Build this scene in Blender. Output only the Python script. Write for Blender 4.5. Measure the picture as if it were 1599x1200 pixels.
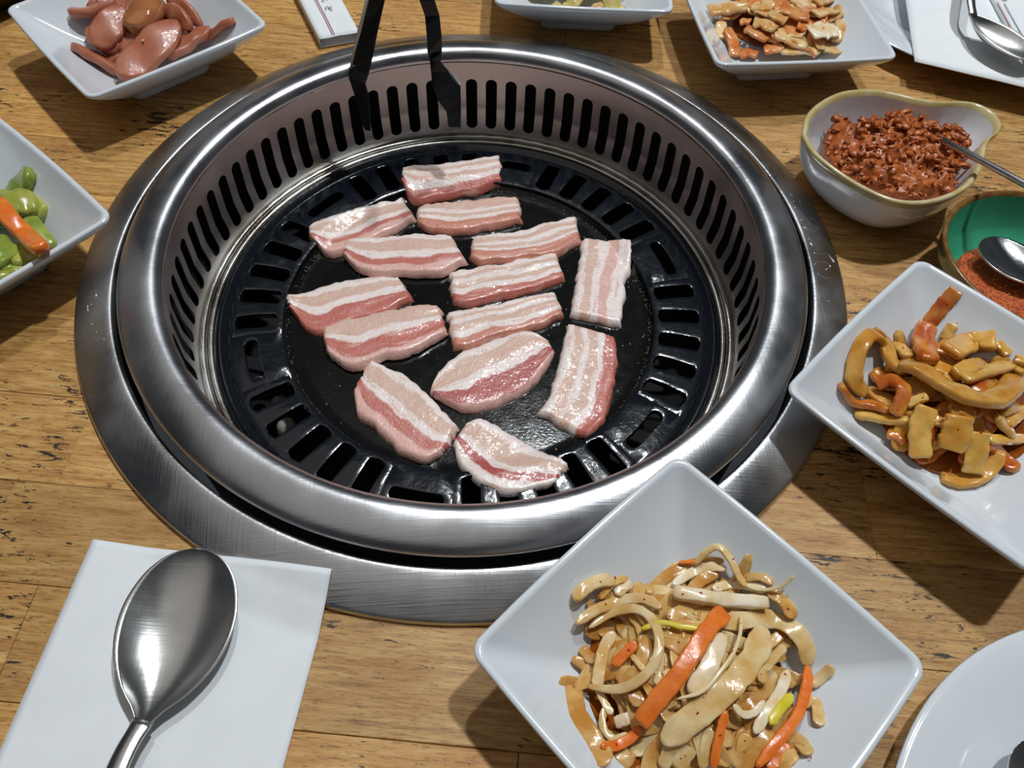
import bpy, bmesh, math, random
import numpy as np
from mathutils import Vector, Matrix, noise

for o in list(bpy.data.objects):
    bpy.data.objects.remove(o, do_unlink=True)
scene = bpy.context.scene
COL = scene.collection
CM = 0.01

# ------------------------------------------------------------------ camera
CAM_POS = np.array([0.0, -27.617, 29.363])
CAM_R = np.array([0.99845108, -0.0457763, 0.03162236])
CAM_U = np.array([0.02054137, 0.83151664, 0.55511993])
CAM_F = np.array([0.05170585, 0.55361052, -0.83116899])
FPX = 1210.0
cam = bpy.data.cameras.new('camera')
cam.sensor_fit = 'HORIZONTAL'
cam.sensor_width = 36.0
cam.lens = 36.0 * FPX / 1599.0
cam.clip_start = 0.01
cam.clip_end = 20
cam_ob = bpy.data.objects.new('camera', cam)
COL.objects.link(cam_ob)
M = Matrix.Identity(4)
for i in range(3):
    M[i][0] = CAM_R[i]; M[i][1] = CAM_U[i]; M[i][2] = -CAM_F[i]; M[i][3] = CAM_POS[i] * CM
cam_ob.matrix_world = M
scene.camera = cam_ob

# ------------------------------------------------------------------ world, lamps, exposure
world = bpy.data.worlds.new('room_light')
scene.world = world
world.use_nodes = True
bg = world.node_tree.nodes['Background']
bg.inputs[0].default_value = (0.20, 0.22, 0.25, 1)
bg.inputs[1].default_value = 0.16

def area_lamp(name, loc_cm, power, size_cm, color):
    l = bpy.data.lights.new(name, 'AREA')
    if isinstance(size_cm, tuple): l.shape = 'RECTANGLE'; l.size = size_cm[0] * CM; l.size_y = size_cm[1] * CM
    else: l.shape = 'DISK'; l.size = size_cm * CM
    l.energy = power; l.color = color
    o = bpy.data.objects.new(name, l)
    COL.objects.link(o)
    o.location = Vector(loc_cm) * CM
    d = Vector((0, 0, 0)) - o.location
    o.rotation_euler = d.to_track_quat('-Z', 'Y').to_euler()
    return o
area_lamp('ceiling_spot_lamp', (52, 35, 175), 19, 8, (0.93, 0.97, 1.0))
area_lamp('ceiling_spot_lamp', (20, 78, 175), 11.5, 8, (0.93, 0.97, 1.0))
area_lamp('added_fill_panel', (-60, 5, 200), 6.2, (260, 200), (1.0, 0.93, 0.86))  # unseen panel added for soft fill and reflections in the steel

scene.view_settings.view_transform = 'Standard'
scene.view_settings.look = 'None'
scene.view_settings.gamma = 1.0
scene.view_settings.exposure = -0.08
scene.view_settings.use_curve_mapping = False

# ------------------------------------------------------------------ helpers
rng = random.Random(7)

def U(px, py, z):
    """point of the place (cm) at height z that lies under picture position px, py"""
    d = ((px - 799.5) / FPX) * CAM_R + ((600 - py) / FPX) * CAM_U + CAM_F
    t = (z - CAM_POS[2]) / d[2]
    return CAM_POS + d * t

def frame(x0, y0, s):
    return lambda q: (x0 + q[0] / s, y0 + q[1] / s)

def lin(r, g, b):
    f = lambda c: (c / 255 / 12.92) if c / 255 <= 0.04045 else ((c / 255 + 0.055) / 1.055) ** 2.4
    return (f(r), f(g), f(b), 1)

def new_mat(name):
    m = bpy.data.materials.new(name)
    m.use_nodes = True
    nt = m.node_tree
    return m, nt, nt.nodes['Principled BSDF']

def simple(name, col, rough=0.4, metal=0.0, var=None, vscale=300, bump=0.0, bscale=400, coat=0.0, sss=0.0, trans=0.0, rvar=0.0, spec=0.5, detail=4, random_tone=0.0):
    """principled material; optional second colour mixed in by noise, bump by noise"""
    m, nt, b = new_mat(name)
    b.inputs['Base Color'].default_value = col
    b.inputs['Roughness'].default_value = rough
    b.inputs['Metallic'].default_value = metal
    b.inputs['Specular IOR Level'].default_value = spec
    if coat:
        b.inputs['Coat Weight'].default_value = coat
        b.inputs['Coat Roughness'].default_value = 0.08 if not sss else 0.05
    if sss:
        b.inputs['Subsurface Weight'].default_value = sss
        b.inputs['Subsurface Radius'].default_value = (0.004, 0.0022, 0.001)
        b.inputs['Subsurface Scale'].default_value = 0.5
    if trans:
        b.inputs['Transmission Weight'].default_value = trans
        b.inputs['IOR'].default_value = 1.35
    N = nt.nodes; L = nt.links
    tc = N.new('ShaderNodeTexCoord')
    vec = tc.outputs['Object']
    if random_tone or var:
        oi = N.new('ShaderNodeObjectInfo')
        ad = N.new('ShaderNodeVectorMath'); ad.operation = 'ADD'
        L.new(vec, ad.inputs[0]); L.new(oi.outputs['Random'], ad.inputs[1])
        vec = ad.outputs[0]
    colsock = None
    if var:
        n = N.new('ShaderNodeTexNoise'); n.inputs['Scale'].default_value = vscale; n.inputs['Detail'].default_value = detail
        L.new(vec, n.inputs['Vector'])
        r = N.new('ShaderNodeValToRGB')
        r.color_ramp.elements[0].position = 0.38; r.color_ramp.elements[1].position = 0.66
        r.color_ramp.elements[0].color = col; r.color_ramp.elements[1].color = var
        L.new(n.outputs['Fac'], r.inputs[0])
        colsock = r.outputs[0]
    if random_tone:
        hs = N.new('ShaderNodeHueSaturation')
        mr = N.new('ShaderNodeMapRange')
        mr.inputs['To Min'].default_value = 1 - random_tone; mr.inputs['To Max'].default_value = 1 + random_tone
        L.new(oi.outputs['Random'], mr.inputs['Value']); L.new(mr.outputs[0], hs.inputs['Value'])
        if colsock: L.new(colsock, hs.inputs['Color'])
        else: hs.inputs['Color'].default_value = col
        colsock = hs.outputs[0]
    if colsock: L.new(colsock, b.inputs['Base Color'])
    if rvar:
        n2 = N.new('ShaderNodeTexNoise'); n2.inputs['Scale'].default_value = vscale * 0.7; n2.inputs['Detail'].default_value = 5
        L.new(vec, n2.inputs['Vector'])
        mr = N.new('ShaderNodeMapRange'); mr.inputs['To Min'].default_value = max(0.02, rough - rvar); mr.inputs['To Max'].default_value = rough + rvar
        L.new(n2.outputs['Fac'], mr.inputs['Value']); L.new(mr.outputs[0], b.inputs['Roughness'])
    if bump:
        n3 = N.new('ShaderNodeTexNoise'); n3.inputs['Scale'].default_value = bscale; n3.inputs['Detail'].default_value = 3
        L.new(vec, n3.inputs['Vector'])
        bp = N.new('ShaderNodeBump'); bp.inputs['Strength'].default_value = bump; bp.inputs['Distance'].default_value = 0.0006
        L.new(n3.outputs['Fac'], bp.inputs['Height']); L.new(bp.outputs[0], b.inputs['Normal'])
        if sss and coat:
            n5 = N.new('ShaderNodeTexNoise'); n5.inputs['Scale'].default_value = 420; n5.inputs['Detail'].default_value = 2
            L.new(vec, n5.inputs['Vector'])
            b5 = N.new('ShaderNodeBump'); b5.inputs['Strength'].default_value = 0.45; b5.inputs['Distance'].default_value = 0.0006
            L.new(n5.outputs['Fac'], b5.inputs['Height']); L.new(b5.outputs[0], b.inputs['Coat Normal'])
    return m

# ------------------------------------------------------------------ mesh building
class MB:
    def __init__(self):
        self.v = []; self.f = []
    def add(self, V, F):
        o = len(self.v)
        self.v += [tuple(float(c) for c in p) for p in V]
        self.f += [tuple(i + o for i in f) for f in F]
        return self
    def lathe(self, prof, n=128, closed=False):
        V = []; F = []
        m = len(prof)
        for k in range(n):
            a = 2 * math.pi * k / n; c, s = math.cos(a), math.sin(a)
            for r, z in prof: V.append((r * c, r * s, z))
        for k in range(n):
            k2 = (k + 1) % n
            for j in range(m - 1 + (1 if closed else 0)):
                j2 = (j + 1) % m
                F.append((k * m + j, k2 * m + j, k2 * m + j2, k * m + j2))
        return self.add(V, F)
    def grid(self, P):
        """P: rows x cols array of points"""
        P = np.asarray(P); nr, nc = P.shape[:2]
        V = P.reshape(-1, 3)
        F = [(i * nc + j, i * nc + j + 1, (i + 1) * nc + j + 1, (i + 1) * nc + j) for i in range(nr - 1) for j in range(nc - 1)]
        return self.add(V, F)
    def loft(self, rings, cap0=True, cap1=True):
        """closed rings with the same number of points"""
        n = len(rings[0]); V = []; F = []
        for r in rings: V += list(r)
        for i in range(len(rings) - 1):
            for j in range(n):
                j2 = (j + 1) % n
                F.append((i * n + j, i * n + j2, (i + 1) * n + j2, (i + 1) * n + j))
        if cap0: F.append(tuple(range(n - 1, -1, -1)))
        if cap1: F.append(tuple((len(rings) - 1) * n + j for j in range(n)))
        return self.add(V, F)
    def tube(self, pts, r, n=8):
        pts = [Vector(p) for p in pts]; rings = []
        up = Vector((0, 0, 1))
        for i, p in enumerate(pts):
            t = (pts[min(i + 1, len(pts) - 1)] - pts[max(i - 1, 0)]).normalized()
            if abs(t.z) > 0.95: up = Vector((0, 1, 0))
            s = t.cross(up).normalized(); w = s.cross(t)
            rr = r[i] if isinstance(r, (list, tuple)) else r
            rings.append([p + (s * math.cos(2 * math.pi * k / n) + w * math.sin(2 * math.pi * k / n)) * rr for k in range(n)])
        return self.loft(rings)
    def box(self, c, d):
        x, y, z = c; a, b, e = d[0] / 2, d[1] / 2, d[2] / 2
        V = [(x + i * a, y + j * b, z + k * e) for i in (-1, 1) for j in (-1, 1) for k in (-1, 1)]
        return self.add(V, [(0, 1, 3, 2), (4, 6, 7, 5), (0, 4, 5, 1), (2, 3, 7, 6), (0, 2, 6, 4), (1, 5, 7, 3)])

def link_mesh(name, mb, mat, origin=(0, 0, 0), parent=None, smooth=True, auto=None):
    """origin in cm; vertex coordinates are absolute cm"""
    me = bpy.data.meshes.new(name)
    o = np.array(origin, float)
    me.from_pydata([tuple((np.array(v) - o) * CM) for v in mb.v], [], mb.f)
    me.update()
    bm = bmesh.new(); bm.from_mesh(me)
    bmesh.ops.remove_doubles(bm, verts=bm.verts, dist=1e-6)
    bmesh.ops.recalc_face_normals(bm, faces=bm.faces)
    bm.to_mesh(me); bm.free()
    if smooth:
        me.polygons.foreach_set('use_smooth', [True] * len(me.polygons))
        if auto is not None:
            me.set_sharp_from_angle(angle=math.radians(auto))
    me.materials.append(mat)
    ob = bpy.data.objects.new(name, me)
    COL.objects.link(ob)
    if parent is not None:
        ob.parent = parent
        ob.location = Vector(o * CM) - (parent_world(parent))
    else:
        ob.location = Vector(o * CM)
    return ob

def parent_world(p):
    v = Vector((0, 0, 0))
    while p is not None:
        v += p.location; p = p.parent
    return v

def tag(o, label, cat, group=None, kind=None):
    o['label'] = label
    if cat: o['category'] = cat
    if group: o['group'] = group
    if kind: o['kind'] = kind
    return o

def thing(name, label, cat, loc_cm=(0, 0, 0), rz=0.0, group=None):
    o = bpy.data.objects.new(name, None)
    o.empty_display_size = 0.01
    COL.objects.link(o)
    o.location = Vector(loc_cm) * CM
    o.rotation_euler = (0, 0, rz)
    return tag(o, label, cat, group)

def part(name, mb, mat, parent, origin=None, **k):
    if origin is None: origin = np.array(parent_world(parent)) / CM
    return link_mesh(name, mb, mat, origin, parent, **k)

def solo(name, mb, mat, label, cat, group=None, kind=None, **k):
    V = np.array(mb.v); lo = V.min(0); hi = V.max(0)
    o = link_mesh(name, mb, mat, ((lo[0] + hi[0]) / 2, (lo[1] + hi[1]) / 2, lo[2]), **k)
    return tag(o, label, cat, group, kind)

def catmull(pts, n):
    P = [np.array(p, float) for p in pts]
    if len(P) == 2: return [P[0] + (P[1] - P[0]) * i / n for i in range(n + 1)]
    P = [2 * P[0] - P[1]] + P + [2 * P[-1] - P[-2]]
    out = []; seg = len(P) - 3
    for i in range(n + 1):
        t = i / n * seg; k = min(int(t), seg - 1); t -= k
        a, b, c, d = P[k:k + 4]
        out.append(0.5 * ((2 * b) + (c - a) * t + (2 * a - 5 * b + 4 * c - d) * t * t + (3 * b - a - 3 * c + d) * t ** 3))
    return out

# ------------------------------------------------------------------ materials: setting and steel
def wood_material():
    m, nt, b = new_mat('worn_oiled_wood')
    N = nt.nodes; L = nt.links
    tc = N.new('ShaderNodeTexCoord'); oi = N.new('ShaderNodeObjectInfo')
    mul = N.new('ShaderNodeMath'); mul.operation = 'MULTIPLY'; mul.inputs[1].default_value = 37.0
    L.new(oi.outputs['Random'], mul.inputs[0])
    ad = N.new('ShaderNodeVectorMath'); ad.operation = 'ADD'
    L.new(tc.outputs['Object'], ad.inputs[0]); L.new(mul.outputs[0], ad.inputs[1])
    def nz(sc, scale, detail=6, rough=0.6, dist=0.0):
        mp = N.new('ShaderNodeMapping'); mp.inputs['Scale'].default_value = sc
        L.new(ad.outputs[0], mp.inputs['Vector'])
        n = N.new('ShaderNodeTexNoise'); n.inputs['Scale'].default_value = scale; n.inputs['Detail'].default_value = detail
        n.inputs['Roughness'].default_value = rough; n.inputs['Distortion'].default_value = dist
        L.new(mp.outputs[0], n.inputs['Vector'])
        return n
    def ramp(src, stops):
        r = N.new('ShaderNodeValToRGB')
        e = r.color_ramp.elements
        e[0].position, e[0].color = stops[0]; e[1].position, e[1].color = stops[-1]
        for p, c in stops[1:-1]:
            x = e.new(p); x.color = c
        L.new(src, r.inputs[0]); return r
    def mix(f, a, c, mode='MIX'):
        x = N.new('ShaderNodeMix'); x.data_type = 'RGBA'; x.blend_type = mode
        if isinstance(f, float): x.inputs[0].default_value = f
        else: L.new(f, x.inputs[0])
        L.new(a, x.inputs[6])
        if isinstance(c, tuple): x.inputs[7].default_value = c
        else: L.new(c, x.inputs[7])
        return x.outputs[2]
    grain = nz((1, 11, 1), 42, 7, 0.62, 0.5)
    base = ramp(grain.outputs['Fac'], [(0.28, lin(152, 104, 50)), (0.45, lin(200, 150, 82)), (0.6, lin(222, 176, 106)), (0.78, lin(234, 196, 132))])
    blot = nz((1, 2.2, 1), 26, 3, 0.5)
    blr = ramp(blot.outputs['Fac'], [(0.42, (0, 0, 0, 1)), (0.68, (1, 1, 1, 1))])
    c1 = mix(blr.outputs[0], base.outputs[0], lin(178, 120, 60), 'MIX')
    c1m = mix(0.45, base.outputs[0], c1)
    fine = nz((1, 7, 1), 190, 5, 0.7, 0.3)
    fr = ramp(fine.outputs['Fac'], [(0.36, (0.42, 0.34, 0.26, 1)), (0.47, (1, 1, 1, 1))])
    c2 = mix(0.75, c1m, fr.outputs[0], 'MULTIPLY')
    pit = nz((1, 4.5, 1), 95, 4, 0.75, 0.4)
    zone = nz((1, 1.4, 1), 17, 2, 0.5)
    mm = N.new('ShaderNodeMath'); mm.operation = 'MULTIPLY_ADD'; mm.inputs[1].default_value = 0.55
    L.new(zone.outputs['Fac'], mm.inputs[0]); L.new(pit.outputs['Fac'], mm.inputs[2])
    pr = ramp(mm.outputs[0], [(0.9, (0, 0, 0, 1)), (0.94, (1, 1, 1, 1))])
    c3 = mix(pr.outputs[0], c2, lin(48, 30, 20))
    hs = N.new('ShaderNodeHueSaturation')
    mr = N.new('ShaderNodeMapRange'); mr.inputs['To Min'].default_value = 0.72; mr.inputs['To Max'].default_value = 1.03
    L.new(oi.outputs['Random'], mr.inputs['Value']); L.new(mr.outputs[0], hs.inputs['Value'])
    L.new(c3, hs.inputs['Color']); L.new(hs.outputs[0], b.inputs['Base Color'])
    rr = N.new('ShaderNodeMapRange'); rr.inputs['To Min'].default_value = 0.3; rr.inputs['To Max'].default_value = 0.6
    L.new(blot.outputs['Fac'], rr.inputs['Value']); L.new(rr.outputs[0], b.inputs['Roughness'])
    bp = N.new('ShaderNodeBump'); bp.inputs['Strength'].default_value = 0.5; bp.inputs['Distance'].default_value = 0.0004
    L.new(fine.outputs['Fac'], bp.inputs['Height']); L.new(bp.outputs[0], b.inputs['Normal'])
    return m

def steel_material(name, col, rough, aniso=0.0, scratch=0.35, wear=0.3, dirt=None):
    m, nt, b = new_mat(name)
    N = nt.nodes; L = nt.links
    b.inputs['Metallic'].default_value = 1.0
    tc = N.new('ShaderNodeTexCoord')
    n = N.new('ShaderNodeTexNoise'); n.inputs['Scale'].default_value = 28; n.inputs['Detail'].default_value = 6
    L.new(tc.outputs['Object'], n.inputs['Vector'])
    mr = N.new('ShaderNodeMapRange'); mr.inputs['From Min'].default_value = 0.3; mr.inputs['From Max'].default_value = 0.7
    mr.inputs['To Min'].default_value = rough * (1 - wear); mr.inputs['To Max'].default_value = rough * (1 + wear)
    L.new(n.outputs['Fac'], mr.inputs['Value']); L.new(mr.outputs[0], b.inputs['Roughness'])
    r = N.new('ShaderNodeValToRGB')
    r.color_ramp.elements[0].position = 0.35; r.color_ramp.elements[1].position = 0.7
    r.color_ramp.elements[0].color = dirt or tuple(c * 0.8 for c in col[:3]) + (1,)
    r.color_ramp.elements[1].color = col
    L.new(n.outputs['Fac'], r.inputs[0]); L.new(r.outputs[0], b.inputs['Base Color'])
    if aniso:
        b.inputs['Anisotropic'].default_value = aniso
        tg = N.new('ShaderNodeTangent'); tg.direction_type = 'RADIAL'; tg.axis = 'Z'
        L.new(tg.outputs[0], b.inputs['Tangent'])
    # scratches: two stretched noises
    hsum = None
    for rot, sc in ((0.5, (30, 900, 30)), (2.0, (900, 40, 40)), (1.2, (40, 1200, 40))):
        mp = N.new('ShaderNodeMapping'); mp.inputs['Rotation'].default_value = (0, 0, rot); mp.inputs['Scale'].default_value = sc
        L.new(tc.outputs['Object'], mp.inputs['Vector'])
        sn = N.new('ShaderNodeTexNoise'); sn.inputs['Scale'].default_value = 1.0; sn.inputs['Detail'].default_value = 2
        L.new(mp.outputs[0], sn.inputs['Vector'])
        pw = N.new('ShaderNodeMath'); pw.operation = 'POWER'; pw.inputs[1].default_value = 4
        L.new(sn.outputs['Fac'], pw.inputs[0])
        if hsum is None: hsum = pw.outputs[0]
        else:
            a = N.new('ShaderNodeMath'); a.operation = 'ADD'; L.new(hsum, a.inputs[0]); L.new(pw.outputs[0], a.inputs[1]); hsum = a.outputs[0]
    bp = N.new('ShaderNodeBump'); bp.inputs['Strength'].default_value = scratch; bp.inputs['Distance'].default_value = 0.0004
    L.new(hsum, bp.inputs['Height']); L.new(bp.outputs[0], b.inputs['Normal'])
    return m

WOOD = wood_material()
STEEL = steel_material('brushed_steel', (0.62, 0.63, 0.65, 1), 0.32, 0.3, 0.12, 0.3)
STEEL_FLANGE = steel_material('scratched_steel', (0.64, 0.645, 0.655, 1), 0.36, 0.25, 0.26, 0.4)
STEEL_WALL = steel_material('dull_smoked_steel', (0.64, 0.63, 0.625, 1), 0.42, 0.0, 0.15, 0.2, (0.5, 0.48, 0.465, 1))
STEEL_BEAD = steel_material('heat_stained_steel', (0.66, 0.65, 0.63, 1), 0.28, 0.0, 0.2, 0.3, (0.45, 0.41, 0.35, 1))
STEEL_SPOON = steel_material('polished_spoon_steel', (0.66, 0.66, 0.65, 1), 0.27, 0.0, 0.1, 0.35)
ENAMEL = simple('oily_black_enamel', (0.006, 0.008, 0.012, 1), 0.17, rvar=0.1, vscale=160, bump=0.25, bscale=330, coat=0.15)
ENAMEL_DISC = simple('oily_black_griddle', (0.006, 0.006, 0.0055, 1), 0.13, rvar=0.08, vscale=200, bump=0.1, bscale=700, spec=0.35)
SOOT_SHADE = simple('soot_and_shade_black', (0.004, 0.004, 0.004, 1), 0.8)  # pot soot; also painted as shade in the rim gap and slots
PORCELAIN = simple('white_porcelain', lin(218, 224, 228), 0.12, coat=0.3, var=lin(215, 221, 226), vscale=30)

# ------------------------------------------------------------------ table of wooden planks
table = thing('dining_table', 'worn butcher-block wooden table around the round steel grill', 'table', (0, 0, 0))
PH = math.radians(-7.5)
cph, sph = math.cos(PH), math.sin(PH)
W_PL = 4.17
prng = random.Random(11)
joints = {0: [18.2, -15.3], -2: [-14.3], -3: [4.4]}   # row index from v=-14.67
for row in range(-8, 15):
    v0 = -14.67 + W_PL * row; v1 = v0 + W_PL
    cuts = joints.get(row)
    if cuts is None:
        c = -50 + prng.uniform(0, 32); cuts = []
        while c < 66:
            cuts.append(c); c += prng.uniform(30, 44)
    else:
        cuts = sorted(cuts); cuts = [cuts[0] - 36] + cuts + [cuts[-1] + 38]
    us = [-68.0] + [c for c in sorted(cuts) if -64 < c < 66] + [70.0]
    pieces = []
    for a, b_ in zip(us[:-1], us[1:]):
        h_ = [math.sqrt(max(17.5 ** 2 - v * v, 0)) for v in (v0, v1)]
        hm = min(h_)
        if hm > 1 and a < -hm and b_ > hm: pieces += [(a, -0.001), (0.001, b_)]
        else: pieces.append((a, b_))
    for a, b_ in pieces:
        g = 0.012; lift = prng.uniform(-0.012, 0.012)
        A0, A1, B0, B1 = a + g, b_ - g, v0 + g, v1 - g
        um, vm = (a + b_) / 2, (v0 + v1) / 2
        nu = max(2, int((A1 - A0) / 0.55)); nv = 8
        near = math.hypot(max(abs(um) - (b_ - a) / 2, 0) if abs(um) > (b_ - a) / 2 else 0, max(abs(vm) - W_PL / 2, 0)) < 17.6
        mb = MB()
        if near:
            Vx = []; F = []; keep = {}
            gu = np.linspace(A0, A1, nu + 1); gv = np.linspace(B0, B1, nv + 1)
            for i in range(nu):
                for j in range(nv):
                    if math.hypot((gu[i] + gu[i + 1]) / 2, (gv[j] + gv[j + 1]) / 2) > 17.5:
                        F.append([(i, j), (i + 1, j), (i + 1, j + 1), (i, j + 1)])
            if not F: continue
            idx = {}
            def vid(k, zz):
                if (k, zz) not in idx:
                    idx[(k, zz)] = len(Vx); Vx.append((gu[k[0]], gv[k[1]], lift if zz == 0 else -2.5))
                return idx[(k, zz)]
            faces = [tuple(vid(k, 0) for k in f) for f in F]
            cnt = {}
            for f in F:
                for q in range(4):
                    e = (f[q], f[(q + 1) % 4]); cnt[e] = 1
            for e in list(cnt):
                if (e[1], e[0]) not in cnt:
                    faces.append((vid(e[0], 0), vid(e[0], 1), vid(e[1], 1), vid(e[1], 0)))
            mb.add(Vx, faces)
        else:
            ch = 0.03
            r0 = [(A0, B0, -2.5), (A1, B0, -2.5), (A1, B1, -2.5), (A0, B1, -2.5)]
            r1 = [(x, y, lift - ch) for x, y, _ in r0]
            r2 = [(A0 + ch, B0 + ch, lift), (A1 - ch, B0 + ch, lift), (A1 - ch, B1 - ch, lift), (A0 + ch, B1 - ch, lift)]
            mb.loft([r0, r1, r2])
        ob = link_mesh('plank', mb, WOOD, (um, vm, 0), table, smooth=False)
        ob.location = Vector((um * cph - vm * sph, um * sph + vm * cph, 0)) * CM
        ob.rotation_euler = (0, 0, PH)

# ------------------------------------------------------------------ grill: flange, slotted ring, pan, fire pot
def arc_prof(pts, n=10):
    return [(p[0], p[1]) for p in catmull([(a, b, 0) for a, b in pts], n * (len(pts) - 1))]
flange = thing('grill_flange', 'wide flat scratched steel flange lying on the table around the grill', 'grill flange')
part('flange_neck', MB().lathe([(17.06, -1.6), (17.0, 0.62)], 160), SOOT_SHADE, flange)  # flat black paints the shade inside the rim gap
mb = MB().lathe(arc_prof([(17.0, 0.6), (17.04, 0.88), (17.25, 0.97), (18.0, 0.74), (18.72, 0.42), (18.95, 0.28), (19.0, 0.1)], 4) + [(19.0, 0.02), (18.6, 0.02)], 192)
part('flange_ring', mb, STEEL_FLANGE, flange)
ENGR = simple('engraved_mark_steel', (0.72, 0.73, 0.74, 1), 0.35, metal=1.0)
def fl_z(r): return float(np.interp(r, [17.05, 17.32, 18.0, 18.72, 18.95, 19.0], [0.7, 0.96, 0.74, 0.42, 0.28, 0.1]))
def on_flange(px, py):
    z = 0.6
    for _ in range(6):
        p = U(px, py, z); z = fl_z(math.hypot(p[0], p[1])) + 0.012
    return (p[0], p[1], z)
marks = [[(1239, 315), (1246, 313), (1251, 318), (1248, 324), (1241, 324)],
         [(1252, 343), (1258, 339), (1266, 341), (1272, 345)],
         [(1256, 355), (1263, 351), (1273, 352), (1279, 357), (1274, 362), (1264, 360), (1256, 355)],
         [(1262, 373), (1269, 376), (1277, 376), (1282, 371)],
         [(1265, 379), (1270, 384), (1275, 380)],
         [(1271, 395), (1280, 398), (1290, 396), (1297, 402), (1304, 411)],
         [(1272, 413), (1280, 408), (1291, 411), (1297, 417), (1290, 421)],
         [(1276, 427), (1284, 432), (1293, 436), (1300, 433)],
         [(1233, 303), (1238, 307)],
         [(1294, 470), (1302, 472)],
         [(141, 443), (150, 440)], [(138, 460), (147, 455), (150, 462), (143, 467)],
         [(137, 486), (137, 478), (143, 476)], [(137, 503), (143, 507)], [(136, 541), (150, 536), (163, 530)], [(145, 522), (151, 518)]]
for mk in marks:
    part('engraved_mark', MB().tube(catmull([on_flange(*q) for q in mk], 4 * len(mk)), 0.022, 5), ENGR, flange)

ring = thing('vent_ring', 'raised round steel ring with vertical smoke slots inside the flange', 'grill ring')
rim = MB().lathe(arc_prof([(16.5, 1.05), (16.7, 1.1), (16.7, 1.28), (16.45, 1.5), (15.9, 1.72), (15.3, 1.84), (14.9, 1.76), (14.66, 1.5), (14.6, 1.28), (14.66, 1.1)], 5), 192)
part('rolled_rim', rim, STEEL, ring)
part('rim_skirt', MB().lathe([(16.4, -1.5), (16.42, 1.06), (16.5, 1.06)], 160), SOOT_SHADE, ring)  # black ring stands in for the shaded gap under the rim
def wall_r(z):
    return float(np.interp(z, [-4.1, -3.9, -2.35, 1.12], [14.62, 14.68, 14.9, 14.74]))
NS = 75
zt, zb = -0.12, -3.72
levels = [1.1, 0.7, 0.3, 0.05]
hw = math.radians(360 / NS) * 14.8 / 2 * 0.57      # half width in cm
def slot_w(z):
    if z >= zt or z <= zb: return 0.0
    if z > zt - hw: d = (zt - hw) - z
    elif z < zb + hw: d = (zb + hw) - z
    else: return hw
    return math.sqrt(max(hw * hw - d * d, 0))
levels += [zt - hw * (1 - math.cos(a)) for a in np.linspace(0, math.pi / 2, 6)]
levels += list(np.linspace(zt - hw - 0.3, -2.2, 4)) + [-2.35, -2.5, -2.9]
levels += [zb + hw * (1 - math.cos(a)) for a in np.linspace(math.pi / 2, 0, 6)]
levels += [-3.8, -3.9, -4.05]
cell = math.radians(360 / NS) / 2
wall = MB()
for k in range(NS):
    a0 = math.radians(88.6) + k * 2 * cell
    V = []; F = []
    for z in levels:
        r = wall_r(z); w = slot_w(z) / r
        for t in (-cell, -w, w, cell):
            V.append((r * math.cos(a0 + t), r * math.sin(a0 + t), z))
    for i in range(len(levels) - 1):
        b0 = i * 4; b1 = b0 + 4
        F.append((b0, b0 + 1, b1 + 1, b1)); F.append((b0 + 2, b0 + 3, b1 + 3, b1 + 2))
        zm = (levels[i] + levels[i + 1]) / 2
        if not (zb < zm < zt): F.append((b0 + 1, b0 + 2, b1 + 2, b1 + 1))
    wall.add(V, F)
wob = part('slotted_wall', wall, STEEL_WALL, ring, auto=40)
md = wob.modifiers.new('thickness', 'SOLIDIFY'); md.thickness = 0.0004; md.offset = 1.0
es = wob.modifiers.new('crisp_edges', 'EDGE_SPLIT'); es.split_angle = math.radians(40)
shelf = MB().lathe([(14.66, -4.03), (14.6, -4.2), (14.45, -4.5), (13.2, -4.8)], 160)
part('sloping_shelf', shelf, STEEL_WALL, ring)
def bead(r, z, t):
    return MB().lathe([(r + t * math.cos(a), z + t * math.sin(a)) for a in np.linspace(0, 2 * math.pi, 13)[:-1]], 160, closed=True)
part('support_bead', bead(14.4, -4.2, 0.2), STEEL_BEAD, ring)
part('support_bead', bead(14.02, -4.3, 0.17), STEEL_BEAD, ring)

pot = thing('fire_pot', 'black sooty fire pot hidden below the slotted grill pan', 'fire pot', (0, 0, -10))
part('pot_wall', MB().lathe([(0.01, -9.5), (12.0, -9.5), (16.2, -8.5), (16.32, 0.9)], 96), SOOT_SHADE, pot)

# pan
pan = thing('grill_pan', 'round black enamel grill pan with slotted edge and oily centre', 'grill pan', (0, 0, -5))
ZD = -4.92
disc = MB().lathe([(0.01, ZD + 0.02), (3, ZD + 0.015), (6, ZD + 0.01), (9.4, ZD), (9.9, ZD + 0.01), (10.08, ZD + 0.08), (10.2, ZD + 0.2), (10.32, -4.63)], 160)
part('griddle_centre', disc, ENAMEL_DISC, pan)
def pan_z(r):
    return float(np.interp(r, [10.3, 10.55, 11.7, 12.9, 13.25, 13.5, 13.72], [-4.63, -4.58, -4.5, -4.56, -4.64, -4.5, -4.3]))
band = MB()
def pan_cell(a0, half, wfun, rs):
    V = []; F = []
    for r in rs:
        w = min(wfun(r) / r, half * 0.98) if r else 0
        ws = [-half, -half * 0.5 - w * 0.5, -w, -w * 0.5, w * 0.5, w, half * 0.5 + w * 0.5, half]
        for t in ws: V.append((r * math.cos(a0 + t), r * math.sin(a0 + t), pan_z(r)))
    n = 8
    for i in range(len(rs) - 1):
        hole = wfun((rs[i] + rs[i + 1]) / 2) > 0
        for j in range(n - 1):
            if hole and 2 <= j <= 4: continue
            F.append((i * n + j, i * n + j + 1, (i + 1) * n + j + 1, (i + 1) * n + j))
    band.add(V, F)
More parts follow.
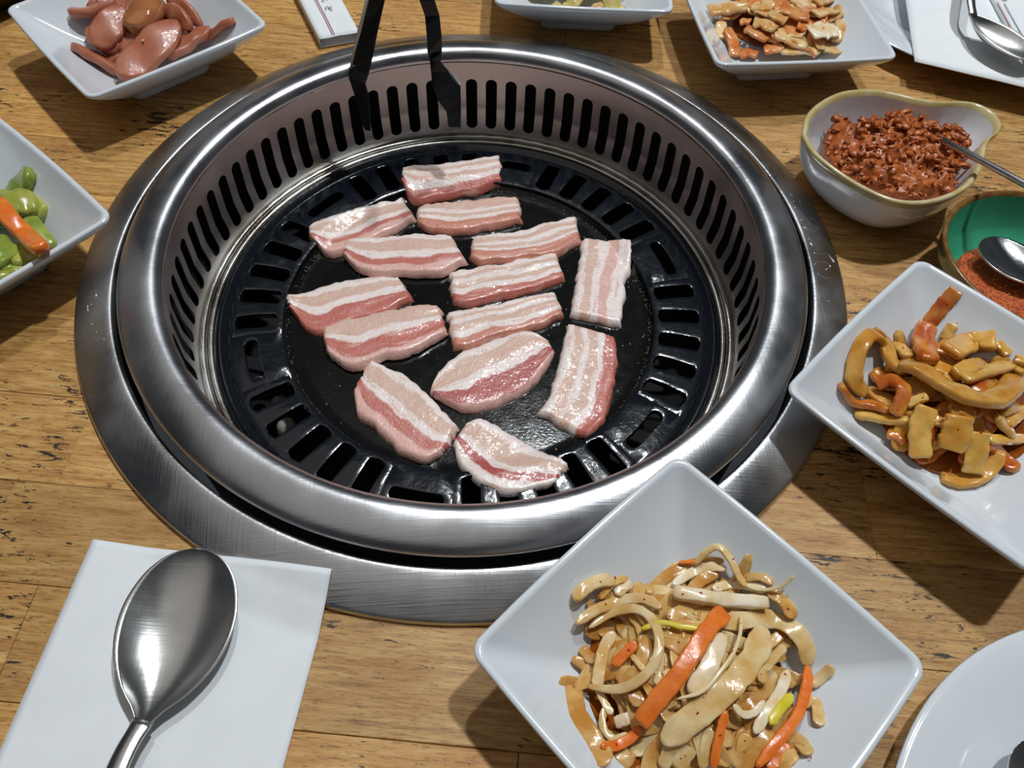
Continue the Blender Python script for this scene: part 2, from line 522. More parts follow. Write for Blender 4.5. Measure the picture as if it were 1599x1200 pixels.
def stad(r0, r1, hw_):
    """radial slot from r0 to r1"""
    def w(r):
        if r <= r0 or r >= r1: return 0.0
        cr = 0.25
        if r < r0 + cr: d = (r0 + cr - r) / cr
        elif r > r1 - cr: d = (r - r1 + cr) / cr
        else: return hw_
        return hw_ - cr + cr * math.sqrt(max(1 - d * d, 0))
    return w
RS = sorted(set([10.32, 10.45, 10.56, 10.62, 10.7, 10.81, 11.1, 11.5, 11.9, 12.3, 12.55, 12.63, 12.72, 12.8, 12.9, 13.05, 13.25, 13.5, 13.72]))
step = math.radians(8.7)
plate_half = (math.radians(60) - 5 * step) / 2
for s in range(6):
    mid = math.radians(-13.3 + 60 * s)
    for k in range(-2, 3):
        pan_cell(mid + k * step, step / 2, stad(10.56, 12.8, 0.46), RS)
    # plate with a tangential slot: long across, short radially
    ac = mid + math.radians(30); rc = 11.95; hr = 0.34; hl = 1.35
    def tw(r, rc=rc, hr=hr, hl=hl):
        d = abs(r - rc)
        if d >= hr: return 0.0
        return hl - hr + math.sqrt(hr * hr - d * d)
    RT = sorted(set([10.32, 10.45, 10.8, 11.2, 11.5] + [rc + hr * math.sin(t) for t in np.linspace(-math.pi / 2, math.pi / 2, 9)] + [12.45, 12.7, 12.9, 13.05, 13.25, 13.5, 13.72]))
    pan_cell(ac, plate_half, tw, RT)
bo = part('slotted_band', band, ENAMEL, pan, auto=35)
md = bo.modifiers.new('thickness', 'SOLIDIFY'); md.thickness = 0.0035; md.offset = -1.0
md2 = bo.modifiers.new('soft_edges', 'BEVEL'); md2.width = 0.0006; md2.segments = 2; md2.limit_method = 'ANGLE'; md2.angle_limit = math.radians(50)
for s in range(6):   # pressed frame around each tangential slot
    ac = math.radians(-13.3 + 60 * s + 30); rc = 11.95
    pts = []
    for t in np.linspace(0, 2 * math.pi, 29):
        ct, st = math.cos(t), math.sin(t)
        lo = (1.02 if ct > 0 else -1.02) + 0.46 * ct if abs(ct) > 1e-6 else 0
        r = rc + 0.46 * st; an = ac + lo / rc
        pts.append((r * math.cos(an), r * math.sin(an), pan_z(r) + 0.02))
    part('slot_lip', MB().tube(pts, 0.09, 6), ENAMEL, pan)
part('pan_rim', MB().lathe([(13.55, -4.47)] + arc_prof([(13.66, -4.34), (13.73, -4.24), (13.81, -4.28), (13.83, -4.48)], 3), 160), ENAMEL, pan)
a = math.radians(-103.3)
dr = MB().lathe([(0.01, -0.12), (0.3, -0.1), (0.42, 0.0), (0.5, 0.02), (0.52, -0.03)], 24)
drm = MB().add([(x * 1.15 + 10.55 * math.cos(a), y * 1.15 + 10.55 * math.sin(a), z - 4.55) for x, y, z in dr.v], dr.f)
part('drain_dimple', drm, SOOT_SHADE, pan)
OILSPECK = simple('dried_oil_specks', lin(210, 210, 205), 0.25, var=lin(150, 140, 120), vscale=900)
sp = MB(); srng = random.Random(5)
def speck(mb, x, y, z, s):
    mb.add([(x + s, y, z), (x - s * 0.5, y + s * 0.85, z), (x - s * 0.5, y - s * 0.85, z), (x, y, z + s * 0.8)], [(0, 1, 3), (1, 2, 3), (2, 0, 3), (0, 2, 1)])
for i in range(640):
    an = srng.uniform(0, 2 * math.pi)
    if srng.random() < 0.25 and not (-2.6 < ((an + math.pi) % (2 * math.pi) - math.pi) < 0.3): continue
    r = 10.12 + srng.gauss(0, 0.07)
    speck(sp, r * math.cos(an), r * math.sin(an), float(np.interp(r, [9.9, 10.08, 10.2, 10.32], [ZD, ZD + .08, ZD + .2, -4.63])) - 0.005, srng.uniform(0.02, 0.05))
o = part('oil_specks', sp, OILSPECK, pan, smooth=False); o['kind'] = 'stuff'
# glistening oil drops on the griddle
OIL = simple('clear_hot_oil', (0.25, 0.22, 0.16, 1), 0.04, coat=0.5, spec=0.8)
dp = MB()
def drop(mb, x, y, z, r, h):
    ringp = [[(x + rr * r * math.cos(t), y + rr * r * math.sin(t), z + hh * h) for t in np.linspace(0, 2 * math.pi, 9)[:-1]] for rr, hh in ((1, 0), (0.8, 0.6), (0.35, 0.95))]
    mb.loft(ringp, False, True)
for i in range(420):
    an = srng.uniform(0, 2 * math.pi); r = 10.0 * math.sqrt(srng.random())
    x, y = r * math.cos(an), r * math.sin(an)
    if srng.random() > (0.25 + 0.75 * (x > 2.5) * (y < 4)): continue
    drop(dp, x, y, ZD + 0.005, srng.uniform(0.015, 0.055), 0.03)
o = part('oil_drops', dp, OIL, pan); o['kind'] = 'stuff'
CER = simple('pale_ceramic', lin(215, 212, 200), 0.35, var=lin(190, 185, 170), vscale=200)
for (px, py, rr) in ((437, 632, 0.55), (448, 668, 0.6), (405, 600, 0.5), (415, 705, 0.6)):
    c = U(px, py, -7.6)
    kb = MB().lathe([(0.01, 0.0), (0.3, 0.02), (0.42, 0.25), (0.38, 0.6), (0.2, 0.85), (0.01, 0.92)], 20)
    kb2 = MB().add([(x * rr / 0.45 + c[0], y * rr / 0.45 + c[1], z * rr / 0.45 - 8.1) for x, y, z in kb.v], kb.f)
    part('burner_stone', kb2, CER, pot)
#@@REST@@
# ------------------------------------------------------------------ square porcelain dishes
DISH_HALF = 5.44; DISH_H = 3.3
def rsq(half, cr, z, n=7, ne=6, bulge=0.0):
    """rounded square ring"""
    out = []
    for q in range(4):
        a0 = q * math.pi / 2
        cx = (half - cr); cy = (half - cr)
        c, s = math.cos(a0), math.sin(a0)
        loc = [(cx + cr * math.cos(t), cy + cr * math.sin(t)) for t in np.linspace(0, math.pi / 2, n)]
        # straight edge to the next corner
        for k in range(1, ne):
            f = k / ne
            x = cx * (1 - 2 * f); y = half + bulge * (1 - (2 * f - 1) ** 2)
            loc.append((x, y))
        for x, y in loc:
            out.append((x * c - y * s, x * s + y * c, z))
    return out
def dish_body():
    prof_out = [(2.5, 0.42, 0.55), (2.62, 0.5, 0.6), (3.1, 0.82, 0.6), (4.0, 1.62, 0.6), (4.85, 2.42, 0.6), (5.2, 2.8, 0.6), (5.38, 3.02, 0.6), (5.44, 3.14, 0.6), (5.44, 3.22, 0.6), (5.40, 3.28, 0.58), (5.32, 3.3, 0.55)]
    prof_in = [(5.22, 3.28, 0.5), (5.14, 3.2, 0.47), (5.0, 3.02, 0.45), (4.4, 2.42, 0.45), (3.7, 1.75, 0.5), (3.1, 1.22, 0.6), (2.85, 1.02, 0.7), (2.6, 0.93, 0.75), (2.2, 0.9, 0.8), (1.0, 0.9, 0.5)]
    rings = [rsq(h, c, z, bulge=0.02 * h) for h, z, c in prof_out + prof_in]
    return MB().loft(rings, True, True)
def dish_foot():
    return MB().loft([rsq(2.1, 0.5, 0.1), rsq(2.25, 0.5, 0.0), rsq(2.42, 0.52, 0.0), rsq(2.47, 0.55, 0.08), rsq(2.5, 0.55, 0.44)], True, False)
dish0 = None
def dish(label, x, y, yaw, z=0.0):
    """yaw: direction of one corner"""
    global dish0
    rz = yaw - math.pi / 4
    if dish0 is None:
        d = thing('square_dish', label, 'dish', (0, 0, 0), 0, 'square white porcelain side dishes')
        part('bowl_body', dish_body(), PORCELAIN, d)
        part('foot', dish_foot(), PORCELAIN, d)
        dish0 = d
    else:
        d = dish0.copy(); COL.objects.link(d)
        for ch in list(dish0.children):
            c = ch.copy(); COL.objects.link(c); c.parent = d
        d['label'] = label
    d.location = Vector((x, y, z)) * CM; d.rotation_euler = (0, 0, rz)
    return d
DF = (7.31, -21.24); DR = (20.40, -11.27); DS = (-18.92, 15.85); DK = (19.30, 16.96)
_cl = U(176, 341, 3.3); DL = (_cl[0] - 7.69, _cl[1] + 0.08)
_y1 = U(772, 5, 3.3); _y2 = U(1052, 18, 3.3); _e = (_y2 - _y1) / np.linalg.norm(_y2 - _y1)
_ym = (_y1 + _y2) / 2 + np.array([-_e[1], _e[0], 0]) * DISH_HALF; DY = (_ym[0], _ym[1])
dish('white square dish nearest the camera, holding shredded onion and carrot salad', DF[0], DF[1], 1.4958)
dish('white square dish at the right edge holding thick yellow pickled strips', DR[0], DR[1], 1.5025)
dish('white square dish at the top left holding sliced brown sausages', DS[0], DS[1], 1.4683)
dish('white square dish at the top right holding pale chopped kimchi', DK[0], DK[1], 2.4206)
dish('white square dish cut by the left edge, holding cucumber and carrot', DL[0], DL[1], 0.01)
dish('white square dish cut by the top edge behind the grill, with pale yellow food', DY[0], DY[1], math.atan2(_e[1], _e[0]) + math.pi / 4)

# ------------------------------------------------------------------ ribbons: strips of food
def ribbon(pts, width, thick, n=None, roll=0.0, taper=0.25, wob=0.08, seed=0, ellipse=False, curl=0.0, up0=None, sq=0.42):
    """soft strip swept along pts; width lies across the path, flat side up"""
    r_ = random.Random(seed)
    n = n or max(8, 5 * len(pts))
    P = [Vector(p) for p in catmull(pts, n)]
    rings = []; k = 12
    ph = r_.uniform(0, 6)
    for i, p in enumerate(P):
        t = (P[min(i + 1, n)] - P[max(i - 1, 0)])
        t = t.normalized() if t.length > 1e-6 else Vector((1, 0, 0))
        up = Vector(up0) if up0 else Vector((0, 0, 1))
        s = t.cross(up)
        s = s.normalized() if s.length > 1e-3 else Vector((1, 0, 0))
        w_ = s.cross(t).normalized()
        ro = roll + 0.12 * math.sin(ph + i * 0.6)
        s, w_ = s * math.cos(ro) + w_ * math.sin(ro), w_ * math.cos(ro) - s * math.sin(ro)
        f = i / n
        if ellipse: e = math.sqrt(max(1 - (2 * f - 1) ** 2, 0.0)) * 0.97 + 0.03
        else:
            d = min(f, 1 - f) * 2
            e = min(1.0, (1 - taper) + taper * math.sqrt(min(d / 0.25, 1)))
            if i in (0, n): e *= 0.93
        hw_ = width / 2 * e * (1 + wob * noise.noise(Vector((i * 0.5, seed * 3.1, 0))) * 2)
        ht = thick / 2 * (0.85 if i in (0, n) else 1)
        ring_ = []
        for q in range(k):
            an = 2 * math.pi * q / k
            cx = math.copysign(abs(math.cos(an)) ** sq, math.cos(an)); cy = math.copysign(abs(math.sin(an)) ** sq, math.sin(an))
            off = s * (cx * hw_) + w_ * (cy * ht - curl * cx * cx * hw_)
            ring_.append(p + off)
        rings.append(ring_)
    return MB().loft(rings)

def food_mats(base):
    return base
ONION = simple('soy_soaked_onion', lin(200, 140, 62), 0.2, var=lin(230, 190, 122), vscale=120, bump=0.3, bscale=260, coat=0.4, sss=0.3, trans=0.12, detail=6, random_tone=0.14)
ONION_PALE = simple('pale_onion', lin(220, 176, 104), 0.2, var=lin(240, 216, 168), vscale=110, bump=0.25, bscale=260, coat=0.4, sss=0.3, trans=0.1, detail=6, random_tone=0.08)
CABBAGE = simple('white_cabbage', lin(240, 226, 200), 0.25, var=lin(226, 196, 144), vscale=120, bump=0.3, bscale=200, coat=0.3, sss=0.2)
CARROT = simple('orange_carrot', lin(226, 110, 30), 0.3, var=lin(236, 132, 48), vscale=200, bump=0.25, bscale=500, coat=0.25, sss=0.15)
SPROUT = simple('yellow_sprout', lin(214, 196, 40), 0.3, var=lin(226, 206, 84), vscale=200, coat=0.2, sss=0.15)
THREAD = simple('cream_sprout_thread', lin(228, 206, 160), 0.3, coat=0.2, sss=0.15)
PICKLE = simple('soy_pickled_strip', lin(200, 134, 46), 0.2, var=lin(228, 178, 92), vscale=90, bump=0.35, bscale=240, coat=0.45, sss=0.25, trans=0.08, detail=6, random_tone=0.1)
PICKLE_RED = simple('chili_stained_strip', lin(180, 78, 14), 0.2, var=lin(214, 140, 56), vscale=100, bump=0.35, bscale=240, coat=0.45, sss=0.2, random_tone=0.08)
PICKLE_PALE = simple('pale_pickled_strip', lin(208, 152, 60), 0.2, var=lin(226, 188, 104), vscale=110, bump=0.45, bscale=300, coat=0.45, sss=0.2, random_tone=0.06)
KIM_PALE = simple('pale_kimchi_leaf', lin(222, 166, 92), 0.2, var=lin(240, 212, 160), vscale=110, bump=0.4, bscale=220, coat=0.4, sss=0.25, trans=0.12, random_tone=0.08)
KIM_RED = simple('chili_kimchi_leaf', lin(212, 118, 56), 0.22, var=lin(226, 164, 104), vscale=120, bump=0.4, bscale=260, coat=0.4, sss=0.25, trans=0.1, random_tone=0.1)
CUC = simple('cut_cucumber_flesh', lin(172, 172, 82), 0.25, var=lin(146, 154, 56), vscale=90, bump=0.3, bscale=220, coat=0.4, sss=0.15, random_tone=0.1)
CUC_SKIN = simple('green_cucumber_skin', lin(122, 142, 48), 0.22, var=lin(156, 168, 76), vscale=100, bump=0.2, bscale=200, coat=0.4)
SAUS = simple('braised_sausage', lin(164, 92, 62), 0.42, var=lin(176, 108, 80), vscale=120, bump=0.3, bscale=500, coat=0.3, sss=0.1, random_tone=0.07)
SAUS_SKIN = simple('glossy_sausage_skin', lin(172, 112, 66), 0.16, var=lin(160, 92, 56), vscale=90, coat=0.6, sss=0.1)
YELL = simple('pale_yellow_vegetable', lin(206, 192, 120), 0.3, var=lin(190, 160, 90), vscale=150, bump=0.3, bscale=200, coat=0.3)
CHILI = simple('red_chili_flake', lin(150, 34, 16), 0.3, var=lin(182, 60, 24), vscale=600, coat=0.3)
SAUCE = simple('orange_soy_sauce', lin(136, 66, 18), 0.08, var=lin(158, 86, 32), vscale=100, coat=0.5)

def floor_z(d, x, y, rz):
    """inside height of a square dish at x, y"""
    dx, dy = x - d[0], y - d[1]
    c, s = math.cos(-rz), math.sin(-rz)
    h = max(abs(dx * c - dy * s), abs(dx * s + dy * c))
    return float(np.interp(h, [2.3, 2.85, 3.1, 3.7, 4.4, 5.14], [0.9, 1.02, 1.22, 1.75, 2.42, 3.2]))

def make_mound(d, yaw, c, rad, top):
    rz = yaw - math.pi / 4
    def m(x, y):
        q = ((x - c[0]) ** 2 + (y - c[1]) ** 2) / rad ** 2
        base = floor_z(d, x, y, rz)
        return max(base, 0.9 + (top - 0.9) * (1 - q) if q < 1 else base)
    m.floor = lambda x, y: floor_z(d, x, y, rz)
    return m
def trace(fr, pts, m, lift):
    out = []
    for q in pts:
        px, py = fr(q); z = 2.2
        for _ in range(12):
            p = U(px, py, z); z = 0.5 * z + 0.5 * (m(p[0], p[1]) + lift)
        out.append((p[0], p[1], z))
    return out
def flecks(name, label, m, c, rad, count, seed, size=(0.03, 0.07), mat=None, spots=None):
    r_ = random.Random(seed); mb = MB()
    for i in range(count):
        a_, q = r_.uniform(0, 6.283), rad * math.sqrt(r_.random())
        x, y = c[0] + q * math.cos(a_), c[1] + q * math.sin(a_)
        z = m(x, y) + r_.uniform(0.12, 0.3); s = r_.uniform(*size)
        if spots:
            x, y, z = spots[r_.randrange(len(spots))]; x += r_.uniform(-.1, .1); y += r_.uniform(-.1, .1)
        th = r_.uniform(0, 6.28)
        ca, sa = math.cos(th), math.sin(th)
        loc = [(-s, -s * 0.6, 0), (s, -s * 0.5, 0), (s * 0.8, s * 0.6, 0.01), (-s * 0.7, s * 0.5, 0), (0, 0, s * 0.45)]
        mb.add([(x + u * ca - v * sa, y + u * sa + v * ca, z + w_) for u, v, w_ in loc], [(0, 1, 4), (1, 2, 4), (2, 3, 4), (3, 0, 4), (0, 3, 2, 1)])
    return solo(name, mb, mat or CHILI, label, 'chili flakes', kind='stuff', smooth=False)
def puddle(name, label, d, yaw, c, rad, z, seed, mat):
    r_ = random.Random(seed)
    mb = MB(); rings = []
    rz = yaw - math.pi / 4
    for k, (f, dz) in enumerate(((1.0, 0.0), (0.97, 0.03), (0.5, 0.05), (0.02, 0.05))):
        ring_ = []
        for t in np.linspace(0, 2 * math.pi, 49)[:-1]:
            rr = rad * f * (1 + 0.12 * noise.noise(Vector((math.cos(t) * 1.5, math.sin(t) * 1.5, seed))))
            x, y = c[0] + rr * math.cos(t), c[1] + rr * math.sin(t)
            ring_.append((x, y, max(z + dz, floor_z(d, x, y, rz) + 0.02)))
        rings.append(ring_)
    mb.loft(rings, False, True)
    return solo(name, mb, mat, label, 'sauce')

def where(c, x, y, rad):
    dx, dy = (x - c[0]) / rad, (y - c[1]) / rad
    a = 'back' if dy > 0.3 else ('front' if dy < -0.3 else '')
    b_ = 'left' if dx < -0.3 else ('right' if dx > 0.3 else '')
    return (a + ' ' + b_).strip() or 'middle'
def tone(mat):
    n_ = mat.name
    return 'pale' if ('pale' in n_ or 'white' in n_) else ('reddish' if 'chili' in n_ else ('green' if 'skin' in n_ else 'brownish'))
def filler_strips(kind, label, cat, group, mats, m, c, rad, count, seed, width, thick, length, zoff=(-0.55, -0.1)):
    r_ = random.Random(seed)
    for i in range(count):
        a_, q = r_.uniform(0, 6.283), rad * math.sqrt(r_.random()) * 0.85
        x, y = c[0] + q * math.cos(a_), c[1] + q * math.sin(a_)
        th = r_.uniform(0, 6.283); l_ = r_.uniform(*length); bend = r_.uniform(-0.9, 0.9)
        pts = []
        zo = r_.uniform(*zoff)
        for k in range(5):
            f = k / 4 - 0.5
            t2 = th + bend * f * 1.6
            px_, py_ = x + l_ * f * math.cos(t2), y + l_ * f * math.sin(t2)
            pts.append((px_, py_, max(m(px_, py_) + zo, m.floor(px_, py_) + 0.14)))
        wd = r_.uniform(*width)
        mb = ribbon(pts, wd, r_.uniform(*thick), roll=r_.uniform(-0.5, 0.5), seed=seed * 100 + i, taper=0.5)
        mt = mats[r_.randrange(len(mats))]
        sz = 'narrow' if wd < width[0] + (width[1] - width[0]) * 0.4 else 'wide'
        solo(kind, mb, mt, '%s %s %s, %s part of the heap' % (sz, tone(mt), label, where(c, x, y, rad)), cat, group)

# ---------------------------------------------------------------- front salad
yawF = 1.4958
cF = U(1092, 1062, 1.9)[:2]
mF = make_mound(DF, yawF, cF, 4.35, 2.75)
puddle('salad_sauce', 'orange brown sauce pooled under the onion and carrot salad', DF, yawF, U(1075, 1075, 1.1)[:2], 3.6, 1.0, 3, SAUCE)
f7 = frame(860, 840, 3.333)
GS = 'strips in the onion and carrot salad'
SP_F = []
def sal(kind, label, mat, pts, w_, lift=0.12, th=0.1, roll=0.0, taper=0.75, seed=[0]):
    seed[0] += 1
    SP_F.extend((q[0], q[1], q[2] + (th) / 2 - .01) for q in catmull(trace(f7, pts, mF, lift), 10))
    mb = ribbon(trace(f7, pts, mF, lift), w_, th, roll=roll, taper=taper, seed=seed[0], n=6 * len(pts))
    solo(kind, mb, mat, label, 'vegetable', GS)
LO = 'onion strip in the nearest dish'
filler_strips('onion_strip', LO, 'vegetable', GS, [ONION, ONION, ONION_PALE, ONION], mF, cF, 3.25, 110, 21, (0.3, 0.75), (0.06, 0.11), (2.4, 4.4), (-0.5, 0.06))
for pts, w_, mt, lf in [
    ([(130, 740), (110, 850), (160, 980), (240, 1100), (280, 1190)], .8, ONION, .05),
    ([(330, 490), (280, 570), (255, 680), (240, 790)], .42, ONION_PALE, .25),
    ([(240, 770), (280, 860), (320, 920)], .26, ONION_PALE, .25),
    ([(350, 700), (420, 790), (470, 880)], .5, ONION, .1),
    ([(420, 610), (460, 660), (500, 700)], .22, ONION_PALE, .15),
    ([(590, 500), (680, 550), (770, 530)], .85, ONION, .12),
    ([(610, 420), (690, 380), (750, 340)], .5, ONION_PALE, .1),
    ([(500, 290), (620, 190), (740, 140), (900, 120)], .45, ONION, .15),
    ([(720, 290), (780, 225), (870, 180)], .45, ONION, .3),
    ([(1000, 210), (1090, 205), (1160, 240)], .32, ONION, .15),
    ([(1130, 270), (1210, 330), (1270, 420)], .5, ONION, .15),
    ([(880, 450), (1000, 430), (1150, 425), (1260, 475), (1325, 560), (1335, 670)], .68, ONION_PALE, .3),
    ([(580, 1070), (700, 970), (850, 850), (980, 720), (1070, 590), (1110, 460)], .85, ONION_PALE, .38),
    ([(1080, 540), (1090, 660), (1110, 760)], .4, ONION, .25),
    ([(1110, 690), (1150, 640), (1220, 560)], .32, ONION_PALE, .3),
    ([(1130, 960), (1040, 1060), (950, 1190)], 1.0, ONION, .12),
    ([(640, 1190), (720, 1080), (810, 980)], .7, ONION_PALE, .15),
    ([(580, 1200), (620, 1100), (650, 1030)], .45, ONION_PALE, .18),
    ([(830, 990), (800, 1100), (790, 1200)], .35, ONION_PALE, .25),
    ([(1350, 770), (1410, 725), (1470, 670)], .38, ONION_PALE, .3),
    ([(1300, 850), (1380, 870), (1400, 980)], .45, ONION_PALE, .12),
    ([(1230, 1030), (1290, 1060), (1350, 1130)], .5, ONION, .12),
    ([(950, 870), (1000, 920), (1060, 910), (1110, 850)], .24, CABBAGE, .38),
    ([(540, 720), (590, 740), (640, 700)], .5, ONION_PALE, .1),
    ([(300, 1010), (370, 1130), (420, 1190)], .6, ONION, .1),
    ([(160, 570), (200, 620), (240, 640)], .4, ONION, .05),
    ([(1020, 1020), (1000, 1110), (990, 1200)], .5, ONION, .1),
    ([(280, 880), (270, 980), (330, 1050), (400, 1020)], .25, ONION_PALE, .25)]:
    _p = trace(f7, [pts[len(pts) // 2]], mF, lf)[0]
    sal('onion_strip', '%s %s onion strip on top of the nearest salad, %s side' % ('wide' if w_ > .45 else 'narrow', tone(mt), where(cF, _p[0], _p[1], 3.7)), mt, pts, w_, lf)
sal('onion_strip', 'looped pale onion strip curling at the left of the nearest salad', ONION_PALE, [(200, 470), (300, 400), (420, 370), (500, 400), (550, 470), (565, 560), (535, 660), (450, 750), (340, 790), (190, 775)], .34, .42, .14)
sal('onion_strip', 'pale onion strip arched over the loop at the salad\'s upper left', ONION_PALE, [(130, 450), (220, 385), (330, 340), (420, 318), (500, 325), (575, 370)], .4, .42, .16)
sal('onion_strip', 'blunt pale onion end at the far left of the nearest salad', ONION_PALE, [(120, 325), (180, 262), (260, 225), (330, 225)], .48, .3, .2)
sal('onion_strip', 'thin brownish onion sliver pointing right at the salad\'s upper left', ONION, [(255, 320), (320, 240), (400, 208)], .28, .3)
sal('bean_sprout', 'pale yellow stem arching at the very top of the nearest salad', ONION_PALE, [(750, 140), (810, 75), (875, 50), (935, 115), (980, 205), (1015, 255)], .26, .5, .14)
sal('bean_sprout', 'thin curling stem reaching out to the right of the nearest salad', THREAD, [(1010, 252), (1090, 272), (1180, 262), (1240, 225), (1262, 200)], .13, .4, .1)
sal('cabbage_stick', 'thick whitish stick lying across the top of the nearest salad', CABBAGE, [(640, 285), (790, 310), (950, 330), (1125, 340)], .5, .55, .4, 0, .15)
sal('cabbage_piece', 'white leaf piece above the thick whitish stick', CABBAGE, [(635, 245), (740, 180), (830, 152), (915, 160)], .38, .35)
sal('cabbage_piece', 'pinkish white piece right of the pale arching stem', CABBAGE, [(840, 268), (930, 245), (1030, 250), (1125, 275)], .36, .25)
sal('cabbage_piece', 'crumpled white cabbage leaf beside the big carrot strip', CABBAGE, [(885, 505), (855, 600), (805, 700), (720, 810)], .6, .36, .3)
sal('cabbage_piece', 'small white lump at the salad\'s upper left', CABBAGE, [(335, 300), (375, 265), (415, 240)], .4, .35, .3)
sal('cabbage_piece', 'small square white bit left of the big carrot strip\'s tip', CABBAGE, [(340, 965), (375, 952), (410, 940)], .4, .32, .3, 0, .1)
sal('cabbage_piece', 'whitish glossy strip beside the yellow sprout bud', CABBAGE, [(1235, 690), (1195, 800), (1130, 900), (1060, 1020)], .38, .32)
sal('bean_sprout', 'long cream thread hanging down right of the big carrot strip', THREAD, [(990, 400), (985, 500), (950, 600), (880, 700), (790, 800), (655, 842)], .13, .55, .1)
sal('bean_sprout', 'bright yellow sprout stem left of the big carrot strip', SPROUT, [(470, 478), (580, 445), (680, 465), (790, 475)], .2, .4, .16)
sal('bean_sprout', 'bright yellow green sprout bud at the salad\'s lower right', SPROUT, [(1140, 975), (1175, 915), (1215, 865), (1255, 820)], .34, .45, .2, 0, .9)
sal('carrot_strip', 'big orange carrot strip across the middle of the nearest salad', CARROT, [(905, 385), (825, 470), (745, 590), (660, 720), (560, 840), (465, 970)], .62, .68, .16, 0, .05)
sal('carrot_strip', 'long curved carrot strip at the right of the nearest salad', CARROT, [(1335, 670), (1330, 780), (1280, 930), (1180, 1060), (1070, 1195)], .38, .45, .2)
sal('carrot_strip', 'short carrot strip inside the onion loop', CARROT, [(445, 545), (390, 600), (325, 665)], .36, .3)
sal('carrot_strip', 'carrot strip curling at the lower left of the nearest salad', CARROT, [(265, 1085), (340, 1082), (420, 1040), (465, 985)], .34, .35)
sal('carrot_strip', 'narrow upright carrot strip at the bottom centre of the salad', CARROT, [(910, 900), (885, 1000), (862, 1100), (845, 1200)], .3, .35, .2)
sal('carrot_strip', 'wide carrot strip at the bottom right corner of the salad', CARROT, [(1245, 1080), (1185, 1145), (1130, 1205)], .5, .2)
sal('carrot_strip', 'tiny carrot shred on top left of the pale arching stem', CARROT, [(668, 130), (710, 128), (755, 128)], .15, .45)
flecks('chili_flakes', 'red chili flakes scattered over the salad in the nearest dish', mF, cF, 3.9, 75, 33, (0.03, 0.06), None, SP_F)

# ---------------------------------------------------------------- right dish: pickled strips
yawR = 1.5025
cR = U(1478, 615, 1.9)[:2]
mR = make_mound(DR, yawR, cR, 3.7, 2.9)
puddle('pickle_sauce', 'thin red brown sauce under the thick pickled strips', DR, yawR, U(1480, 645, 1.1)[:2], 3.2, 1.0, 9, SAUCE)
f6 = frame(1260, 420, 3.333)
GP = 'thick pickled strips in the right dish'
LP = 'pickled strip in the right dish'
SP_R = []
def pic(pts, w_, mat=PICKLE, lift=0.2, th=0.32, roll=0.0, label=LP, taper=0.3, seed=[500]):
    seed[0] += 1
    SP_R.extend((q[0], q[1], q[2] + (th) / 2 - .01) for q in catmull(trace(f6, pts, mR, lift), 10))
    solo('pickled_strip', ribbon(trace(f6, pts, mR, lift), w_, th, roll=roll, taper=taper, seed=seed[0], n=6 * len(pts)), mat, label, 'vegetable', GP)
filler_strips('pickled_strip', LP, 'vegetable', GP, [PICKLE, PICKLE_RED, PICKLE], mR, cR, 3.2, 34, 41, (0.5, 0.9), (0.22, 0.35), (1.6, 3.2), (-0.6, -0.05))
for pts, w_, mt, lf, rl in [
    ([(250, 750), (380, 775), (530, 790)], .6, PICKLE_PALE, .1, .3),
    ([(740, 740), (800, 735), (870, 770)], .6, PICKLE, .2, 0),
    ([(980, 765), (1030, 820), (1070, 865)], .7, PICKLE_PALE, .15, .3),
    ([(940, 890), (1040, 890), (1135, 885)], .45, PICKLE_PALE, .1, 0),
    ([(460, 390), (500, 430), (530, 460)], .6, PICKLE, .1, 0),
    ([(820, 575), (950, 530), (1060, 505), (1135, 545)], .6, PICKLE_PALE, .3, .3),
    ([(770, 545), (860, 505), (930, 505)], .7, PICKLE, .25, 0),
    ([(985, 385), (1020, 420), (1050, 450)], .5, PICKLE_PALE, .15, 0),
    ([(1000, 745), (1050, 725), (1100, 720)], .6, PICKLE, .1, 0),
    ([(1040, 810), (1090, 770), (1140, 730)], .5, PICKLE, .15, 0),
    ([(520, 710), (570, 685), (630, 665)], .4, PICKLE_PALE, .25, 0),
    ([(715, 370), (740, 325), (765, 290)], .5, PICKLE_PALE, .15, .3),
    ([(1070, 620), (1110, 600), (1150, 610)], .7, PICKLE_RED, .15, 0),
    ([(1080, 470), (1120, 480), (1160, 500)], .5, PICKLE, .15, 0),
    ([(420, 850), (480, 870), (520, 900)], .6, PICKLE_RED, .0, 0),
    ([(350, 540), (380, 570), (430, 560)], .6, PICKLE_RED, .0, 0)]:
    _p = trace(f6, [pts[len(pts) // 2]], mR, lf)[0]
    pic(pts, w_, mt, lf, .3, rl, '%s pickled strip on top of the right dish\'s heap, %s side' % (tone(mt), where(cR, _p[0], _p[1], 3.2)))
pic([(300, 650), (245, 570), (270, 430), (335, 345), (400, 385), (440, 480), (510, 540)], .72, PICKLE, .42, .34, .3, 'arched thick pickled strip at the left end of the right dish')
pic([(490, 500), (600, 530), (720, 610), (850, 665), (965, 680), (1050, 630), (1075, 565)], .98, PICKLE, .55, .42, .35, 'largest hooked pickled strip lying on top of the right dish')
pic([(780, 110), (705, 195), (630, 290)], .72, PICKLE_RED, .05, .14, 0, 'flat pickled strip leaning up the right dish\'s back wall', .05)
pic([(625, 290), (605, 380), (640, 480)], .95, PICKLE_RED, .35, .4, 0, 'orange stained chunk below the leaning pickled strip')
pic([(745, 430), (850, 385), (985, 370)], 1.05, PICKLE, .6, .4, 0, 'blocky pickled chunk on top right of the right dish', .08)
pic([(175, 605), (240, 690), (350, 710), (430, 740)], .55, PICKLE_RED, .2, .3, .4, 'chili stained strip end at the right dish\'s left corner')
